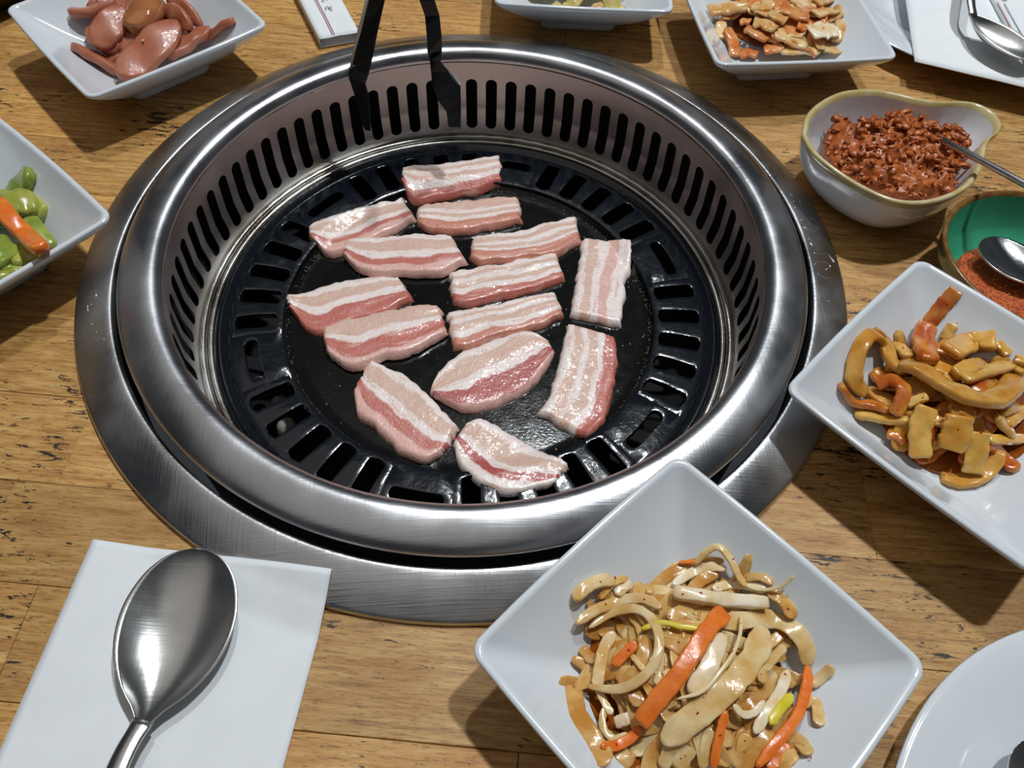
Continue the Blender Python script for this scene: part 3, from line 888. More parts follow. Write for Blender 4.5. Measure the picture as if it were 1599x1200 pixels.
pic([(365, 610), (440, 580), (500, 620), (490, 700), (450, 760)], .62, PICKLE_RED, .42, .3, 0, 'orange bent pickled strip beside the arched strip')
pic([(630, 720), (590, 830), (592, 985)], .95, PICKLE_PALE, .4, .34, 0, 'pale upright pickled strip at the right dish\'s front wall', .15)
pic([(795, 765), (775, 860), (745, 945)], 1.15, PICKLE, .45, .4, 0, 'wide pickled chunk below the largest hooked strip', .1)
pic([(900, 850), (885, 950), (862, 1065)], .95, PICKLE_PALE, .4, .16, 0, 'pale flat pickled sheet glistening at the front of the right dish', .05)
pic([(700, 1085), (800, 1105), (920, 1065), (1005, 950)], .75, PICKLE, .12, .3, .3, 'lowest curved pickled strip at the front of the right dish')
flecks('chili_flakes', 'dark red chili flakes clinging to the pickled strips', mR, cR, 3.2, 60, 35, (0.03, 0.07), None, SP_R)

# ---------------------------------------------------------------- kimchi
yawK = 2.4206
cK = U(1215, 20, 1.9)[:2]
mK = make_mound(DK, yawK, cK, 4.6, 2.6)
puddle('kimchi_juice', 'thin orange juice under the pale kimchi', DK, yawK, cK, 2.7, 1.0, 15, SAUCE)
fK = frame(1080, 0, 6.396)
GK = 'chopped kimchi pieces'
LK = 'kimchi piece in the top right dish'
SP_K = []
def kim(pts, w_, mat=KIM_PALE, lift=.25, th=.25, roll=0, label=LK, taper=.25, seed=[900]):
    seed[0] += 1
    SP_K.extend((q[0], q[1], q[2] + (th * .8) / 2 - .01) for q in catmull(trace(fK, pts, mK, lift), 10))
    solo('kimchi_piece', ribbon(trace(fK, pts, mK, lift), w_ * 1.45, th * .8, roll=roll, taper=taper, seed=seed[0], n=6 * len(pts), wob=.05, curl=.12), mat, label, 'kimchi', GK)
filler_strips('kimchi_piece', LK, 'kimchi', GK, [KIM_PALE, KIM_RED, KIM_RED], mK, cK, 3.6, 34, 51, (1.1, 1.9), (0.15, 0.25), (1.6, 2.8), (-0.4, 0.0))
for pts, w_, mt, lf in [
    ([(610, 50), (700, 60), (800, 10)], .7, KIM_PALE, .3), ([(300, 220), (295, 300), (310, 380)], .5, KIM_PALE, .1),
    ([(360, 280), (420, 420), (430, 560)], .5, KIM_RED, .2), ([(540, 280), (620, 310), (760, 400)], .55, KIM_RED, .35),
    ([(620, 210), (740, 220), (850, 285)], .85, KIM_PALE, .4), ([(780, 120), (860, 160), (950, 205)], .6, KIM_PALE, .45),
    ([(890, 60), (1020, 110), (1170, 160)], .85, KIM_RED, .4), ([(850, 310), (980, 380), (1150, 440)], .8, KIM_PALE, .3),
    ([(1480, 200), (1490, 300), (1440, 420)], .45, KIM_PALE, .2), ([(1230, 130), (1350, 115), (1480, 120)], .6, KIM_PALE, .35),
    ([(1240, 10), (1320, 15), (1400, 10)], .6, KIM_PALE, .3), ([(720, 490), (820, 480), (900, 450)], .6, KIM_RED, .1),
    ([(880, 505), (1050, 490), (1250, 515)], .6, KIM_PALE, .12), ([(470, 560), (560, 520), (660, 545)], .5, KIM_RED, .1),
    ([(480, 220), (530, 210), (590, 215)], .4, KIM_RED, .25), ([(1060, 240), (1100, 260), (1150, 290)], .5, KIM_RED, .3)]:
    _p = trace(fK, [pts[len(pts) // 2]], mK, lf)[0]
    kim(pts, w_, mt, lf, label='%s kimchi piece on top of its heap, %s side' % (tone(mt), where(cK, _p[0], _p[1], 3.6)))
kim([(170, 95), (370, 75), (570, 60)], .85, KIM_PALE, .3, .35, 0, 'large blunt pale kimchi rib at the left of the top right dish', .15)
kim([(1175, 300), (1320, 290), (1465, 285)], 1.15, CABBAGE, .35, .22, 0, 'shiny white square kimchi piece at the right of the heap', .08)
kim([(1230, 420), (1350, 460), (1490, 525)], .75, KIM_PALE, .12, .15, 0, 'thin pale kimchi leaf resting against the dish\'s front wall')
flecks('chili_flakes', 'chili flakes on the pale kimchi', mK, cK, 3.6, 45, 36, (0.03, 0.06), None, SP_K)

# ---------------------------------------------------------------- sausages
yawS = 1.4683
cS = U(215, 30, 1.9)[:2]
mS = make_mound(DS, yawS, cS, 4.6, 2.5)
fS = frame(90, 0, 4.845)
GG = 'diagonal sausage slices'
def sau(pts, w_, label, th=.45, lift=.25, roll=0.0, mat=SAUS, el=True, seed=[1200]):
    seed[0] += 1
    solo('sausage_slice', ribbon(trace(fS, pts, mS, lift), w_, th, roll=roll, seed=seed[0], n=22, ellipse=el, wob=.02, taper=.8, sq=.6 if th > 1 else .36), mat, label, 'sausage', GG)
LG = 'sausage slice lying low'
filler_strips('sausage_slice', LG, 'sausage', GG, [SAUS], mS, cS, 3.0, 12, 61, (1.2, 1.6), (0.4, 0.5), (2.0, 2.8), (-0.6, -0.1))
sau([(470, 590), (600, 470), (760, 310), (905, 170)], 2.15, 'largest oval sausage slice lying face up with sesame seeds', .5, .65, -.3)
sau([(285, 360), (380, 220), (500, 60)], 1.75, 'oval sausage slice standing left of the largest one', .5, .55, -.5)
sau([(105, 345), (280, 430), (480, 560)], 1.2, 'sausage slice lying at the dish\'s left inner wall', .5, .2, .7)
sau([(560, 250), (660, 110), (740, -30)], 2.0, 'rounded shiny sausage end at the top of the heap', 1.3, .35, 0, SAUS_SKIN)
sau([(80, 100), (260, 85), (450, 20)], 1.25, 'sausage slice at the far left of the heap', .5, .45, .3)
sau([(800, 60), (900, 110), (1010, 230)], 1.1, 'thin curved sausage slice right of the rounded end', .4, .35, -.9)
sau([(830, -10), (950, 60), (1090, 200)], .9, 'narrow sausage slice leaning at the back right of the heap', .35, .45, -.9)
sau([(830, 440), (990, 310), (1160, 220)], 1.5, 'sausage slice behind the dish\'s front rim', .5, .2, .2)
sau([(1140, 290), (1240, 210), (1335, 150)], .85, 'folded sausage slice at the right end of the heap', .4, .25, .6)
SEED = simple('sesame_seed', lin(222, 190, 140), 0.35)
for n_, (q, lb) in enumerate([((645, 305), 'sesame seed in the middle of the largest sausage slice'), ((515, 505), 'lowest sesame seed near the front rim of the sausage dish'), ((460, 420), 'sesame seed between the two lower sausage slices')]):
    c = trace(fS, [q], mS, 0.92 if n_ != 2 else .75)[0]
    e = MB().lathe([(0.001, -0.04), (0.06, -0.03), (0.09, 0.0), (0.06, 0.03), (0.001, 0.04)], 12)
    solo('sesame_seed', MB().add([(x * 0.8 + c[0], y * 1.3 + c[1], z + c[2]) for x, y, z in e.v], e.f), SEED, lb, 'seed', 'sesame seeds')
flecks('chili_flakes', 'tiny red chili bits on the sausage slices', lambda x, y: mS(x, y) + .5, cS, 2.4, 16, 37, (0.03, 0.07))

# ---------------------------------------------------------------- cucumbers and carrot, left dish
yawL = 0.01
cL = U(-25, 370, 1.8)[:2]
mL = make_mound(DL, yawL, cL, 4.6, 2.4)
fL = frame(0, 280, 7.055)
GC = 'pickled cucumber pieces'
def cuc(pts, w_, mat, th, lift, roll, label, name='cucumber_piece', taper=.2, group=GC, seed=[1500]):
    seed[0] += 1
    solo(name, ribbon(trace(fL, pts, mL, lift), w_, th, roll=roll, seed=seed[0], n=18, taper=taper, wob=.06), mat, label, 'vegetable', group)
filler_strips('cucumber_piece', 'pickled cucumber in the left dish', 'vegetable', GC, [CUC, CUC_SKIN], mL, cL, 3.4, 12, 71, (1.1, 1.5), (0.5, 0.7), (2.0, 3.2), (-0.6, -0.2))
cuc([(70, 300), (200, 270), (390, 255)], 1.5, CUC, .6, .35, -.2, 'uppermost cucumber wedge behind the carrot stick')
cuc([(320, 440), (430, 580), (560, 750)], .75, CUC_SKIN, .4, .1, .2, 'narrow cucumber piece right of the carrot stick')
cuc([(-120, 680), (0, 790), (150, 880)], 1.5, CUC_SKIN, .5, .3, .3, 'green skinned cucumber piece left of the carrot\'s tip')
cuc([(110, 860), (270, 830), (420, 800)], 1.4, CUC, .5, .1, 0, 'pale cucumber piece below the carrot\'s tip')
cuc([(-60, 1040), (110, 970), (250, 940)], 1.2, CUC, .4, .1, 0, 'pale cucumber piece at the left dish\'s front wall')
cuc([(-60, 230), (120, 450), (290, 620), (460, 770)], .85, CARROT, .5, .75, .15, 'thick orange carrot stick lying on the cucumbers', 'carrot_stick', .25, None)

# ---------------------------------------------------------------- pale yellow food, dish at the top
yawY = math.atan2(_e[1], _e[0]) + math.pi / 4
cY = (DY[0], DY[1])
mY = make_mound(DY, yawY, cY, 4.3, 2.7)
filler_strips('yellow_vegetable', 'yellow vegetable in the dish behind the grill', 'vegetable', 'pale yellow vegetable pieces', [YELL, YELL, KIM_PALE, CUC], mY, cY, 3.9, 34, 81, (0.6, 1.1), (0.25, 0.4), (1.4, 2.6), (-0.2, 0.15))

# ------------------------------------------------------------------ pork belly slices
f5 = frame(420, 220, 2.665); fM2 = frame(320, 350, 2.667); fM3 = frame(540, 640, 4.0); fP = lambda q: q
COLS = {'W': lin(246, 232, 226), 'P': lin(224, 190, 172), 'R': lin(200, 116, 102), 'K': lin(230, 184, 172), 'D': lin(184, 92, 86), 'O': lin(212, 142, 120)}
def meat_material(name, stripes, seed):
    m, nt, b = new_mat(name)
    N = nt.nodes; L = nt.links
    uv = N.new('ShaderNodeUVMap'); sx = N.new('ShaderNodeSeparateXYZ'); L.new(uv.outputs[0], sx.inputs[0])
    tc = N.new('ShaderNodeTexCoord')
    def nz(sc, vec, detail=4):
        n = N.new('ShaderNodeTexNoise'); n.noise_dimensions = '4D'; n.inputs['W'].default_value = seed * 3.7
        n.inputs['Scale'].default_value = sc; n.inputs['Detail'].default_value = detail
        L.new(vec, n.inputs['Vector']); return n.outputs['Fac']
    def math_(op, a, c):
        x = N.new('ShaderNodeMath'); x.operation = op
        for i, s in enumerate((a, c)):
            if isinstance(s, (int, float)): x.inputs[i].default_value = s
            else: L.new(s, x.inputs[i])
        return x.outputs[0]
    mp = N.new('ShaderNodeMapping'); mp.inputs['Scale'].default_value = (2.2, 1.0, 1.0); L.new(uv.outputs[0], mp.inputs['Vector'])
    n1 = nz(1.6, mp.outputs[0], 2); n2 = nz(170, tc.outputs['Object'], 4)
    pos = math_('ADD', sx.outputs['Y'], math_('MULTIPLY', math_('SUBTRACT', n1, 0.5), 0.3))
    pos = math_('ADD', pos, math_('MULTIPLY', math_('SUBTRACT', n2, 0.5), 0.10))
    r = N.new('ShaderNodeValToRGB'); e = r.color_ramp.elements
    stripes = [(0.0, 0.17, stripes[0][2])] + [(max(a, 0.17), b_, k) for a, b_, k in stripes[1:] if b_ > 0.19] if stripes[0][1] < 0.17 else list(stripes)
    st = []
    for (a, b_, k) in stripes:
        g = min(0.018, (b_ - a) * 0.3)
        st += [(a + g, COLS[k]), (b_ - g, COLS[k])]
    e[0].position, e[0].color = st[0]; e[1].position, e[1].color = st[-1]
    for p_, c_ in st[1:-1]:
        x = e.new(min(max(p_, 0), 1)); x.color = c_
    L.new(pos, r.inputs[0])
    # pale fatty streaks running into the lean
    mp2 = N.new('ShaderNodeMapping'); mp2.inputs['Scale'].default_value = (2.5, 9.0, 1.0); L.new(uv.outputs[0], mp2.inputs['Vector'])
    n4 = nz(1.7, mp2.outputs[0], 4)
    fr4 = N.new('ShaderNodeValToRGB'); fr4.color_ramp.elements[0].position = 0.56; fr4.color_ramp.elements[1].position = 0.66
    L.new(n4, fr4.inputs[0])
    mx4 = N.new('ShaderNodeMix'); mx4.data_type = 'RGBA'; mx4.inputs[7].default_value = COLS['K']
    L.new(math_('MULTIPLY', fr4.outputs[0], 0.75), mx4.inputs[0]); L.new(r.outputs[0], mx4.inputs[6])
    n3 = nz(420, tc.outputs['Object'], 5)
    mixn = N.new('ShaderNodeMix'); mixn.data_type = 'RGBA'; mixn.blend_type = 'MULTIPLY'; mixn.inputs[0].default_value = 0.5
    rr = N.new('ShaderNodeValToRGB'); rr.color_ramp.elements[0].position = 0.3; rr.color_ramp.elements[0].color = (0.84, 0.78, 0.75, 1); rr.color_ramp.elements[1].position = 0.6
    L.new(n3, rr.inputs[0]); L.new(mx4.outputs[2], mixn.inputs[6]); L.new(rr.outputs[0], mixn.inputs[7])
    L.new(mixn.outputs[2], b.inputs['Base Color'])
    b.inputs['Roughness'].default_value = 0.38
    b.inputs['Coat Weight'].default_value = 0.75; b.inputs['Coat Roughness'].default_value = 0.05
    b.inputs['Subsurface Weight'].default_value = 0.2; b.inputs['Subsurface Radius'].default_value = (0.003, 0.0012, 0.0008); b.inputs['Subsurface Scale'].default_value = 0.5
    bp = N.new('ShaderNodeBump'); bp.inputs['Strength'].default_value = 0.55; bp.inputs['Distance'].default_value = 0.0007
    L.new(nz(620, tc.outputs['Object'], 3), bp.inputs['Height']); L.new(bp.outputs[0], b.inputs['Normal'])
    bc_ = N.new('ShaderNodeBump'); bc_.inputs['Strength'].default_value = 0.55; bc_.inputs['Distance'].default_value = 0.0006
    L.new(nz(380, tc.outputs['Object'], 2), bc_.inputs['Height']); L.new(bc_.outputs[0], b.inputs['Coat Normal'])
    return m

def resample(pts, n):
    P = catmull(pts, 60); d = [0]
    for a, b_ in zip(P[:-1], P[1:]): d.append(d[-1] + np.linalg.norm(b_ - a))
    d = np.array(d) / d[-1]; P = np.array(P)
    return np.stack([np.interp(np.linspace(0, 1, n), d, P[:, k]) for k in range(3)], 1)

def pan_top(r): return float(np.interp(r, [9.7, 10.5, 12.0, 13.2, 13.5], [ZD, -4.56, -4.48, -4.5, -4.25]))
def meat(fr, far, near, stripes, label, seed, thick=0.5, base=0.0, vertical=False, tilt=0.0):
    zb_ = ZD + 0.02 + base
    zf = zb_ + thick * 0.95; zn = zb_ + (thick * 0.35 if not vertical else thick * 0.8)
    A = resample([U(*fr(q), zf) for q in far], 41)
    B = resample([U(*fr(q), zn) for q in near], 41)
    nu, nv = 41, 21
    top = np.zeros((nv, nu, 3)); bot = np.zeros((nv, nu, 3))
    for j in range(nv):
        v = j / (nv - 1)
        for i in range(nu):
            u = i / (nu - 1)
            p = A[i] * (1 - v) + B[i] * v
            # ragged outline
            j1 = 0.13 * noise.noise(Vector((u * 7, v * 3, seed))) + 0.08 * noise.noise(Vector((u * 22, v * 7, seed + 4)))
            e = abs(2 * v - 1); eu = abs(2 * u - 1)
            dirv = (B[i] - A[i]); dirv = dirv / (np.linalg.norm(dirv) + 1e-6)
            p = p + dirv * j1 * (e ** 2) * (1 if v > .5 else -1) * 1.3
            du_ = A[min(i + 1, 40)] - A[max(i - 1, 0)]; du_ = du_ / (np.linalg.norm(du_) + 1e-6)
            p = p + du_ * (eu ** 6) * (1 if u > .5 else -1) * (0.16 * noise.noise(Vector((v * 5, seed, 2 + u * .5))) + 0.07 * noise.noise(Vector((v * 17, seed, 5 + u * .5))))
            hv = (1 - ((e - 0.8) / 0.2) ** 3) ** 0.5 if e > 0.8 else 1.0
            hu = (1 - ((eu - 0.9) / 0.1) ** 3) ** 0.5 if eu > 0.9 else 1.0
            hgt = thick * max(min(hv, hu), 0.0)
            wave = 0.06 * noise.noise(Vector((u * 4, v * 2, seed * 2))) + 0.03 * noise.noise(Vector((u * 3, v * 7, seed * 5))) + 0.03 * noise.noise(Vector((u * 22, v * 12, seed)))
            ed = min(hv, hu)
            zl = max(zb_, pan_top(math.hypot(p[0], p[1])) + 0.02)
            top[j, i] = (p[0], p[1], zl + 0.06 + (hgt - 0.06) * (0.95 if ed > 0 else 1) + wave * ed)
            bot[j, i] = (p[0], p[1], zl)
    V = list(top.reshape(-1, 3)) + list(bot.reshape(-1, 3)); off = nu * nv
    F = []; 
    for j in range(nv - 1):
        for i in range(nu - 1):
            a = j * nu + i
            F.append((a, a + nu, a + nu + 1, a + 1)); F.append((off + a, off + a + 1, off + a + nu + 1, off + a + nu))
    border = [i for i in range(nu)] + [j * nu + nu - 1 for j in range(1, nv)] + [(nv - 1) * nu + i for i in range(nu - 2, -1, -1)] + [j * nu for j in range(nv - 2, 0, -1)]
    for a, b_ in zip(border, border[1:] + border[:1]): F.append((a, b_, off + b_, off + a))
    V = np.array(V); lo = V.min(0); hi = V.max(0); org = np.array([(lo[0] + hi[0]) / 2, (lo[1] + hi[1]) / 2, zb_])
    me = bpy.data.meshes.new('pork_slice')
    me.from_pydata([tuple(p) for p in (V - org) * CM], [], F); me.update()
    uvl = me.uv_layers.new(name='UVMap')
    uvs = [((k % off) % nu / (nu - 1), (k % off) // nu / (nv - 1)) for k in range(len(V))]
    for lp in me.loops: uvl.data[lp.index].uv = uvs[lp.vertex_index]
    bm = bmesh.new(); bm.from_mesh(me); bmesh.ops.recalc_face_normals(bm, faces=bm.faces); bm.to_mesh(me); bm.free()
    me.polygons.foreach_set('use_smooth', [True] * len(me.polygons))
    me.materials.append(meat_material('raw_pork_belly', stripes, seed))
    ob = bpy.data.objects.new('pork_slice', me); COL.objects.link(ob); ob.location = Vector(org * CM)
    tag(ob, label, 'meat', 'raw pork belly slices on the grill pan')
    jm = MB(); jr = random.Random(seed * 13)  # juice drops added to put sparkle on the meat
    for _ in range(46 if seed not in (10, 12, 14, 11) else 110):
        j = jr.randrange(2, nv - 4); i = jr.randrange(2, nu - 2)
        q = top[j, i] * (1 - 0.5) + top[j + 1, i + 1] * 0.5
        drop(jm, q[0] + jr.uniform(-.04, .04), q[1] + jr.uniform(-.04, .04), q[2] - 0.012, jr.choice((.018, .022, .03, .04, .055)), 0.034)
    jo = link_mesh('glint_drops', jm, GLINT, tuple(org), ob); jo['kind'] = 'stuff'

GLINT = simple('clear_meat_juice', lin(226, 196, 184), 0.06, coat=0.6, spec=0.9)  # pale opaque drops that paint wet glints onto the slices
S_A = [(0, .1, 'W'), (.1, .28, 'P'), (.28, .42, 'W'), (.42, .56, 'P'), (.56, .72, 'W'), (.72, 1, 'R')]
S_B = [(0, .12, 'W'), (.12, .45, 'P'), (.45, .62, 'W'), (.62, .78, 'R'), (.78, 1, 'K')]
S_C = [(0, .14, 'W'), (.14, .42, 'P'), (.42, .6, 'W'), (.6, 1, 'R')]
meat(f5, [(550, 130), (600, 118), (700, 112), (850, 93), (965, 72)], [(553, 190), (600, 262), (700, 245), (850, 222), (972, 195)], S_A, 'topmost pork belly slice, nearest the back of the pan', 1)
meat(f5, [(612, 275), (660, 258), (800, 245), (950, 228), (1040, 225)], [(618, 350), (670, 378), (760, 388), (880, 375), (1056, 340)], [(0, .3, 'P'), (.3, .42, 'W'), (.42, .55, 'P'), (.55, .68, 'W'), (.68, 1, 'O')], 'second pork belly slice from the back, just below the topmost', 2)
meat(f5, [(165, 378), (220, 340), (320, 305), (450, 262), (560, 232)], [(172, 425), (245, 475), (330, 465), (450, 415), (615, 330)], S_B, 'leftmost slice of the back rows, with a dark red lower edge', 3)
meat(f5, [(308, 415), (340, 402), (480, 392), (650, 378), (765, 392)], [(310, 480), (390, 552), (540, 562), (700, 562), (828, 508)], S_B, 'pork slice overlapping the leftmost back slice, with torn pink edge', 4, .5, .1)
meat(f5, [(842, 400), (920, 382), (1060, 365), (1170, 330), (1285, 308)], [(835, 490), (900, 516), (1040, 500), (1180, 485), (1296, 425)], [(0, .12, 'W'), (.12, .32, 'P'), (.32, .45, 'W'), (.45, .58, 'P'), (.58, .66, 'W'), (.66, 1, 'O')], 'pork slice in the right middle, left of the upright pale slice', 5)
meat(f5, [(745, 540), (820, 525), (950, 508), (1080, 480), (1200, 465)], [(760, 672), (830, 690), (940, 662), (1090, 632), (1238, 578)], S_A, 'pork slice in the middle of the pan with orange red lower edge', 6)
meat(f5, [(735, 705), (820, 692), (950, 672), (1080, 638), (1195, 622)], [(765, 870), (830, 868), (930, 830), (1060, 800), (1230, 735)], [(0, .1, 'W'), (.1, .25, 'P'), (.25, .38, 'W'), (.38, .58, 'P'), (.58, .76, 'W'), (.76, 1, 'O')], 'fat striped pork slice below the middle one', 7)
meat(f5, [(66, 650), (150, 622), (280, 582), (420, 560), (545, 562)], [(85, 705), (190, 808), (330, 770), (470, 725), (608, 662)], S_C, 'large pork slice at the left of the pan, partly covered', 8, .45)
meat(f5, [(215, 770), (300, 742), (460, 702), (610, 678), (712, 675)], [(235, 870), (335, 955), (470, 915), (600, 885), (745, 800)], [(0, .36, 'P'), (.36, .52, 'W'), (.52, .82, 'R'), (.82, 1, 'K')], 'pork slice lying over the large left slice, with torn lower edge', 9, .5, .12)
meat(f5, [(1302, 395), (1292, 470), (1280, 560), (1266, 640), (1253, 722)], [(1512, 425), (1512, 500), (1495, 560), (1482, 650), (1470, 765)], [(0, .15, 'W'), (.15, .34, 'P'), (.34, .5, 'W'), (.5, .7, 'K'), (.7, 1, 'W')], 'upright pale pork slice at the right of the pan', 10, .45, 0, True)
meat(f5, [(668, 1035), (705, 955), (800, 872), (950, 808), (1090, 790), (1165, 830)], [(680, 1060), (745, 1100), (850, 1128), (970, 1100), (1110, 1010), (1195, 880)], [(0, .16, 'W'), (.16, .44, 'P'), (.44, .6, 'W'), (.6, .9, 'D'), (.9, 1, 'K')], 'leaf shaped pork slice with a deep red stripe', 11)
meat(fP, [(884, 500), (880, 530), (872, 565), (862, 598), (852, 624), (838, 642)], [(962, 524), (966, 560), (962, 595), (955, 625), (944, 655), (918, 686)], [(0, .16, 'W'), (.16, .32, 'P'), (.32, .44, 'W'), (.44, .62, 'P'), (.62, .74, 'W'), (.74, 1, 'R')], 'long upright pork slice at the lower right with red right edge', 12, .5, 0, True)
meat(fM2, [(680, 560), (760, 585), (850, 630), (930, 700), (1000, 770), (1058, 838)], [(618, 700), (640, 800), (730, 880), (820, 955), (900, 1000), (990, 965)], [(0, .16, 'W'), (.16, .42, 'P'), (.42, .58, 'W'), (.58, .8, 'R'), (.8, 1, 'K')], 'diagonal pork slice at the lower left of the pan', 13, .52)
meat(fM3, [(745, 80), (850, 42), (985, 105), (1130, 195), (1290, 290), (1400, 365)], [(662, 215), (700, 340), (790, 450), (900, 535), (1060, 560), (1320, 480)], [(0, .2, 'W'), (.2, .5, 'P'), (.5, .62, 'W'), (.62, .8, 'D'), (.8, 1, 'W')], 'pork slice nearest the camera, partly behind the steel rim', 14, .55)

# ------------------------------------------------------------------ spoons
_a = catmull([(0, .09, 0), (.08, .22, 0), (.2, .58, 0), (.35, .86, 0), (.5, .985, 0), (.65, .985, 0), (.8, .85, 0), (.9, .65, 0), (.96, .43, 0), (.99, .2, 0), (1, .03, 0)], 80)
SPS = [float(q[0]) for q in _a]; SPW = [float(q[1]) for q in _a]
def spoon(name, label, tip, neck, half_w, handle_pts, depth=0.75, mat=None, tilt_axis=None, hw_=(0.34, 0.5), cat='spoon'):
    """tip, neck: 3D points of the bowl's rim line; handle_pts: further 3D points"""
    mat = mat or STEEL_SPOON
    T = np.array(tip, float); K = np.array(neck, float)
    ax = T - K; ln = np.linalg.norm(ax); ax /= ln
    side = np.cross(ax, (0, 0, 1)); side /= np.linalg.norm(side); nrm = np.cross(side, ax)
    t = thing(name, label, cat, (K[0], K[1], min(T[2], K[2]) - depth))
    ns, nc = 30, 25
    def hw(s):      # egg outline, s from neck 0 to tip 1
        return half_w * float(np.interp(s, SPS, SPW)) * 1.0
    rows = []; rows2 = []
    for i in range(ns + 1):
        s = i / ns; s = 1 - (1 - s) ** 1.5
        w_ = max(hw(s), 0.02)
        d = depth * (math.sin(math.pi * min(max(s, 0), 1) ** 0.9)) ** 0.8
        row = []; row2 = []
        for j in range(nc):
            q = -1 + 2 * j / (nc - 1)
            zz = -d * (1 - abs(q) ** 2.2)
            p = K + ax * ln * s + side * q * w_ + nrm * zz
            row.append(p); row2.append(p - nrm * 0.09 + side * q * 0.02)
        rows.append(row); rows2.append(row2)
    mb = MB().grid(rows); mb.grid(rows2)
    n_ = (ns + 1) * nc
    for i in range(ns):
        for j in (0, nc - 1):
            a = i * nc + j; mb.f.append((a, a + nc, n_ + a + nc, n_ + a))
    for j in range(nc - 1):
        for a in (j, ns * nc + j): mb.f.append((a, a + 1, n_ + a + 1, n_ + a))
    part('spoon_bowl', mb, mat, t)
    hp = catmull([K + ax * 0.25 - nrm * 0.04] + [np.array(h, float) for h in handle_pts], 24)
    rings = []
    for i, p in enumerate(hp):
        tt = hp[min(i + 1, 24)] - hp[max(i - 1, 0)]; tt = tt / np.linalg.norm(tt)
        sd = np.cross(tt, (0, 0, 1)); sd /= np.linalg.norm(sd); up = np.cross(sd, tt)
        w_ = np.interp(i / 24, [0, 0.12, 1], [hw_[0] * 1.1, hw_[0], hw_[1]]) / 1.0; h_ = 0.11
        rings.append([p + sd * w_ * cx + up * h_ * cy for cx, cy in ((-1, 0), (-.8, .75), (0, 1), (.8, .75), (1, 0), (.8, -.75), (0, -1), (-.8, -.75))])
    part('handle', MB().loft(rings), mat, t)
    return t

# ------------------------------------------------------------------ napkin and spoon, front left
PAPER = simple('white_paper', lin(232, 236, 238), 0.75, var=lin(228, 232, 234), vscale=60, bump=0.12, bscale=120)
def surf_z(x, y):
    r = math.hypot(x, y)
    if r < 17.1: return 0.95
    return fl_z(r) if r < 19.0 else 0.0
def sheet(name, label, quad, nu, nv, lay, thick, mat, wav=0.02, seed=0):
    """paper sheet: quad of 3D-plan corners (TL, TR, BR, BL), draped on lay(x, y)"""
    q = [np.array(p[:2], float) for p in quad]
    P = np.zeros((nv, nu, 3))
    for j in range(nv):
        for i in range(nu):
            u, v = i / (nu - 1), j / (nv - 1)
            p = (q[0] * (1 - u) + q[1] * u) * (1 - v) + (q[3] * (1 - u) + q[2] * u) * v
            P[j, i] = (p[0], p[1], lay(p[0], p[1]) + wav * (0.6 + noise.noise(Vector((u * 3, v * 3, seed)))))
    mb = MB().grid(P); Q = P.copy(); Q[:, :, 2] -= thick; mb.grid(Q)
    n_ = nu * nv
    border = [i for i in range(nu)] + [j * nu + nu - 1 for j in range(1, nv)] + [(nv - 1) * nu + i for i in range(nu - 2, -1, -1)] + [j * nu for j in range(nv - 2, 0, -1)]
    for a, b_ in zip(border, border[1:] + border[:1]): mb.f.append((a, b_, n_ + b_, n_ + a))
    return mb
def lay_n(x, y):   # paper bridges the step up to the flange
    r = math.hypot(x, y)
    return 0.1 + (fl_z(max(r, 17.4)) if r < 18.9 else max(0.0, 0.38 - (r - 18.9) * 0.32))
nap = sheet('paper_napkin', '', [U(143, 840, .25), U(518, 890, .85), U(425, 1262, .1), U(-40, 1262, .1)], 34, 34, lay_n, 0.06, PAPER, 0.03, 3)
solo('paper_napkin', nap, PAPER, 'folded white paper napkin under the big spoon at the lower left', 'napkin')
spoon('table_spoon', 'large steel spoon lying on the white napkin at the lower left', U(312, 857, 1.25), U(219, 1138, 0.95), 2.08,
      [U(190, 1185, 1.2), U(150, 1290, 1.6), U(110, 1420, 1.5), U(60, 1600, .6)], 0.85)

# ------------------------------------------------------------------ paper chopstick sleeve, tongs
PINK = simple('faded_red_print', lin(214, 160, 176), 0.7)
INK = simple('dark_grey_print', lin(96, 104, 120), 0.7)
def flat_strip(pts, w_, z_off, th=0.012):
    P = [np.array(p, float) + np.array((0, 0, z_off)) for p in pts]; rings = []
    for i, p in enumerate(P):
        t = P[min(i + 1, len(P) - 1)] - P[max(i - 1, 0)]; t /= np.linalg.norm(t)
        s = np.cross(t, (0, 0, 1)); s /= np.linalg.norm(s)
        rings.append([p - s * w_ / 2 + (0, 0, 0), p + s * w_ / 2, p + s * w_ / 2 - (0, 0, th), p - s * w_ / 2 - (0, 0, th)])
    return MB().loft(rings)
zs = 0.7
sl = thing('chopstick_sleeve', 'white paper chopstick sleeve with red lines left of the tongs', 'paper sleeve', tuple(U(510, 20, 0)[:2]) + (0,))
tl, tr, br, bl = [U(*q, zs) for q in ((412, -110), (466, -128), (561, 50), (499, 61))]
sq = sheet('s', '', [tl, tr, br, bl], 9, 24, lambda x, y: 0.66, 0.03, PAPER, 0.06, 8)
sq2 = MB().add([(x, y, z - 0.5 * (1 if False else 0)) for x, y, z in sq.v], sq.f)
part('paper_face', sq2, PAPER, sl)
part('paper_back', sheet('s', '', [tl, tr, br, bl], 5, 5, lambda x, y: 0.12, 0.03, PAPER, 0.01, 9), PAPER, sl)
lw = [tl, bl]; rw = [tr, br]
for e0, e1 in (lw, rw):
    V = [(e0[0], e0[1], .1), (e1[0], e1[1], .1), (e1[0], e1[1], .7), (e0[0], e0[1], .7)]
    part('side_fold', MB().add(V, [(0, 1, 2, 3)]), PAPER, sl)
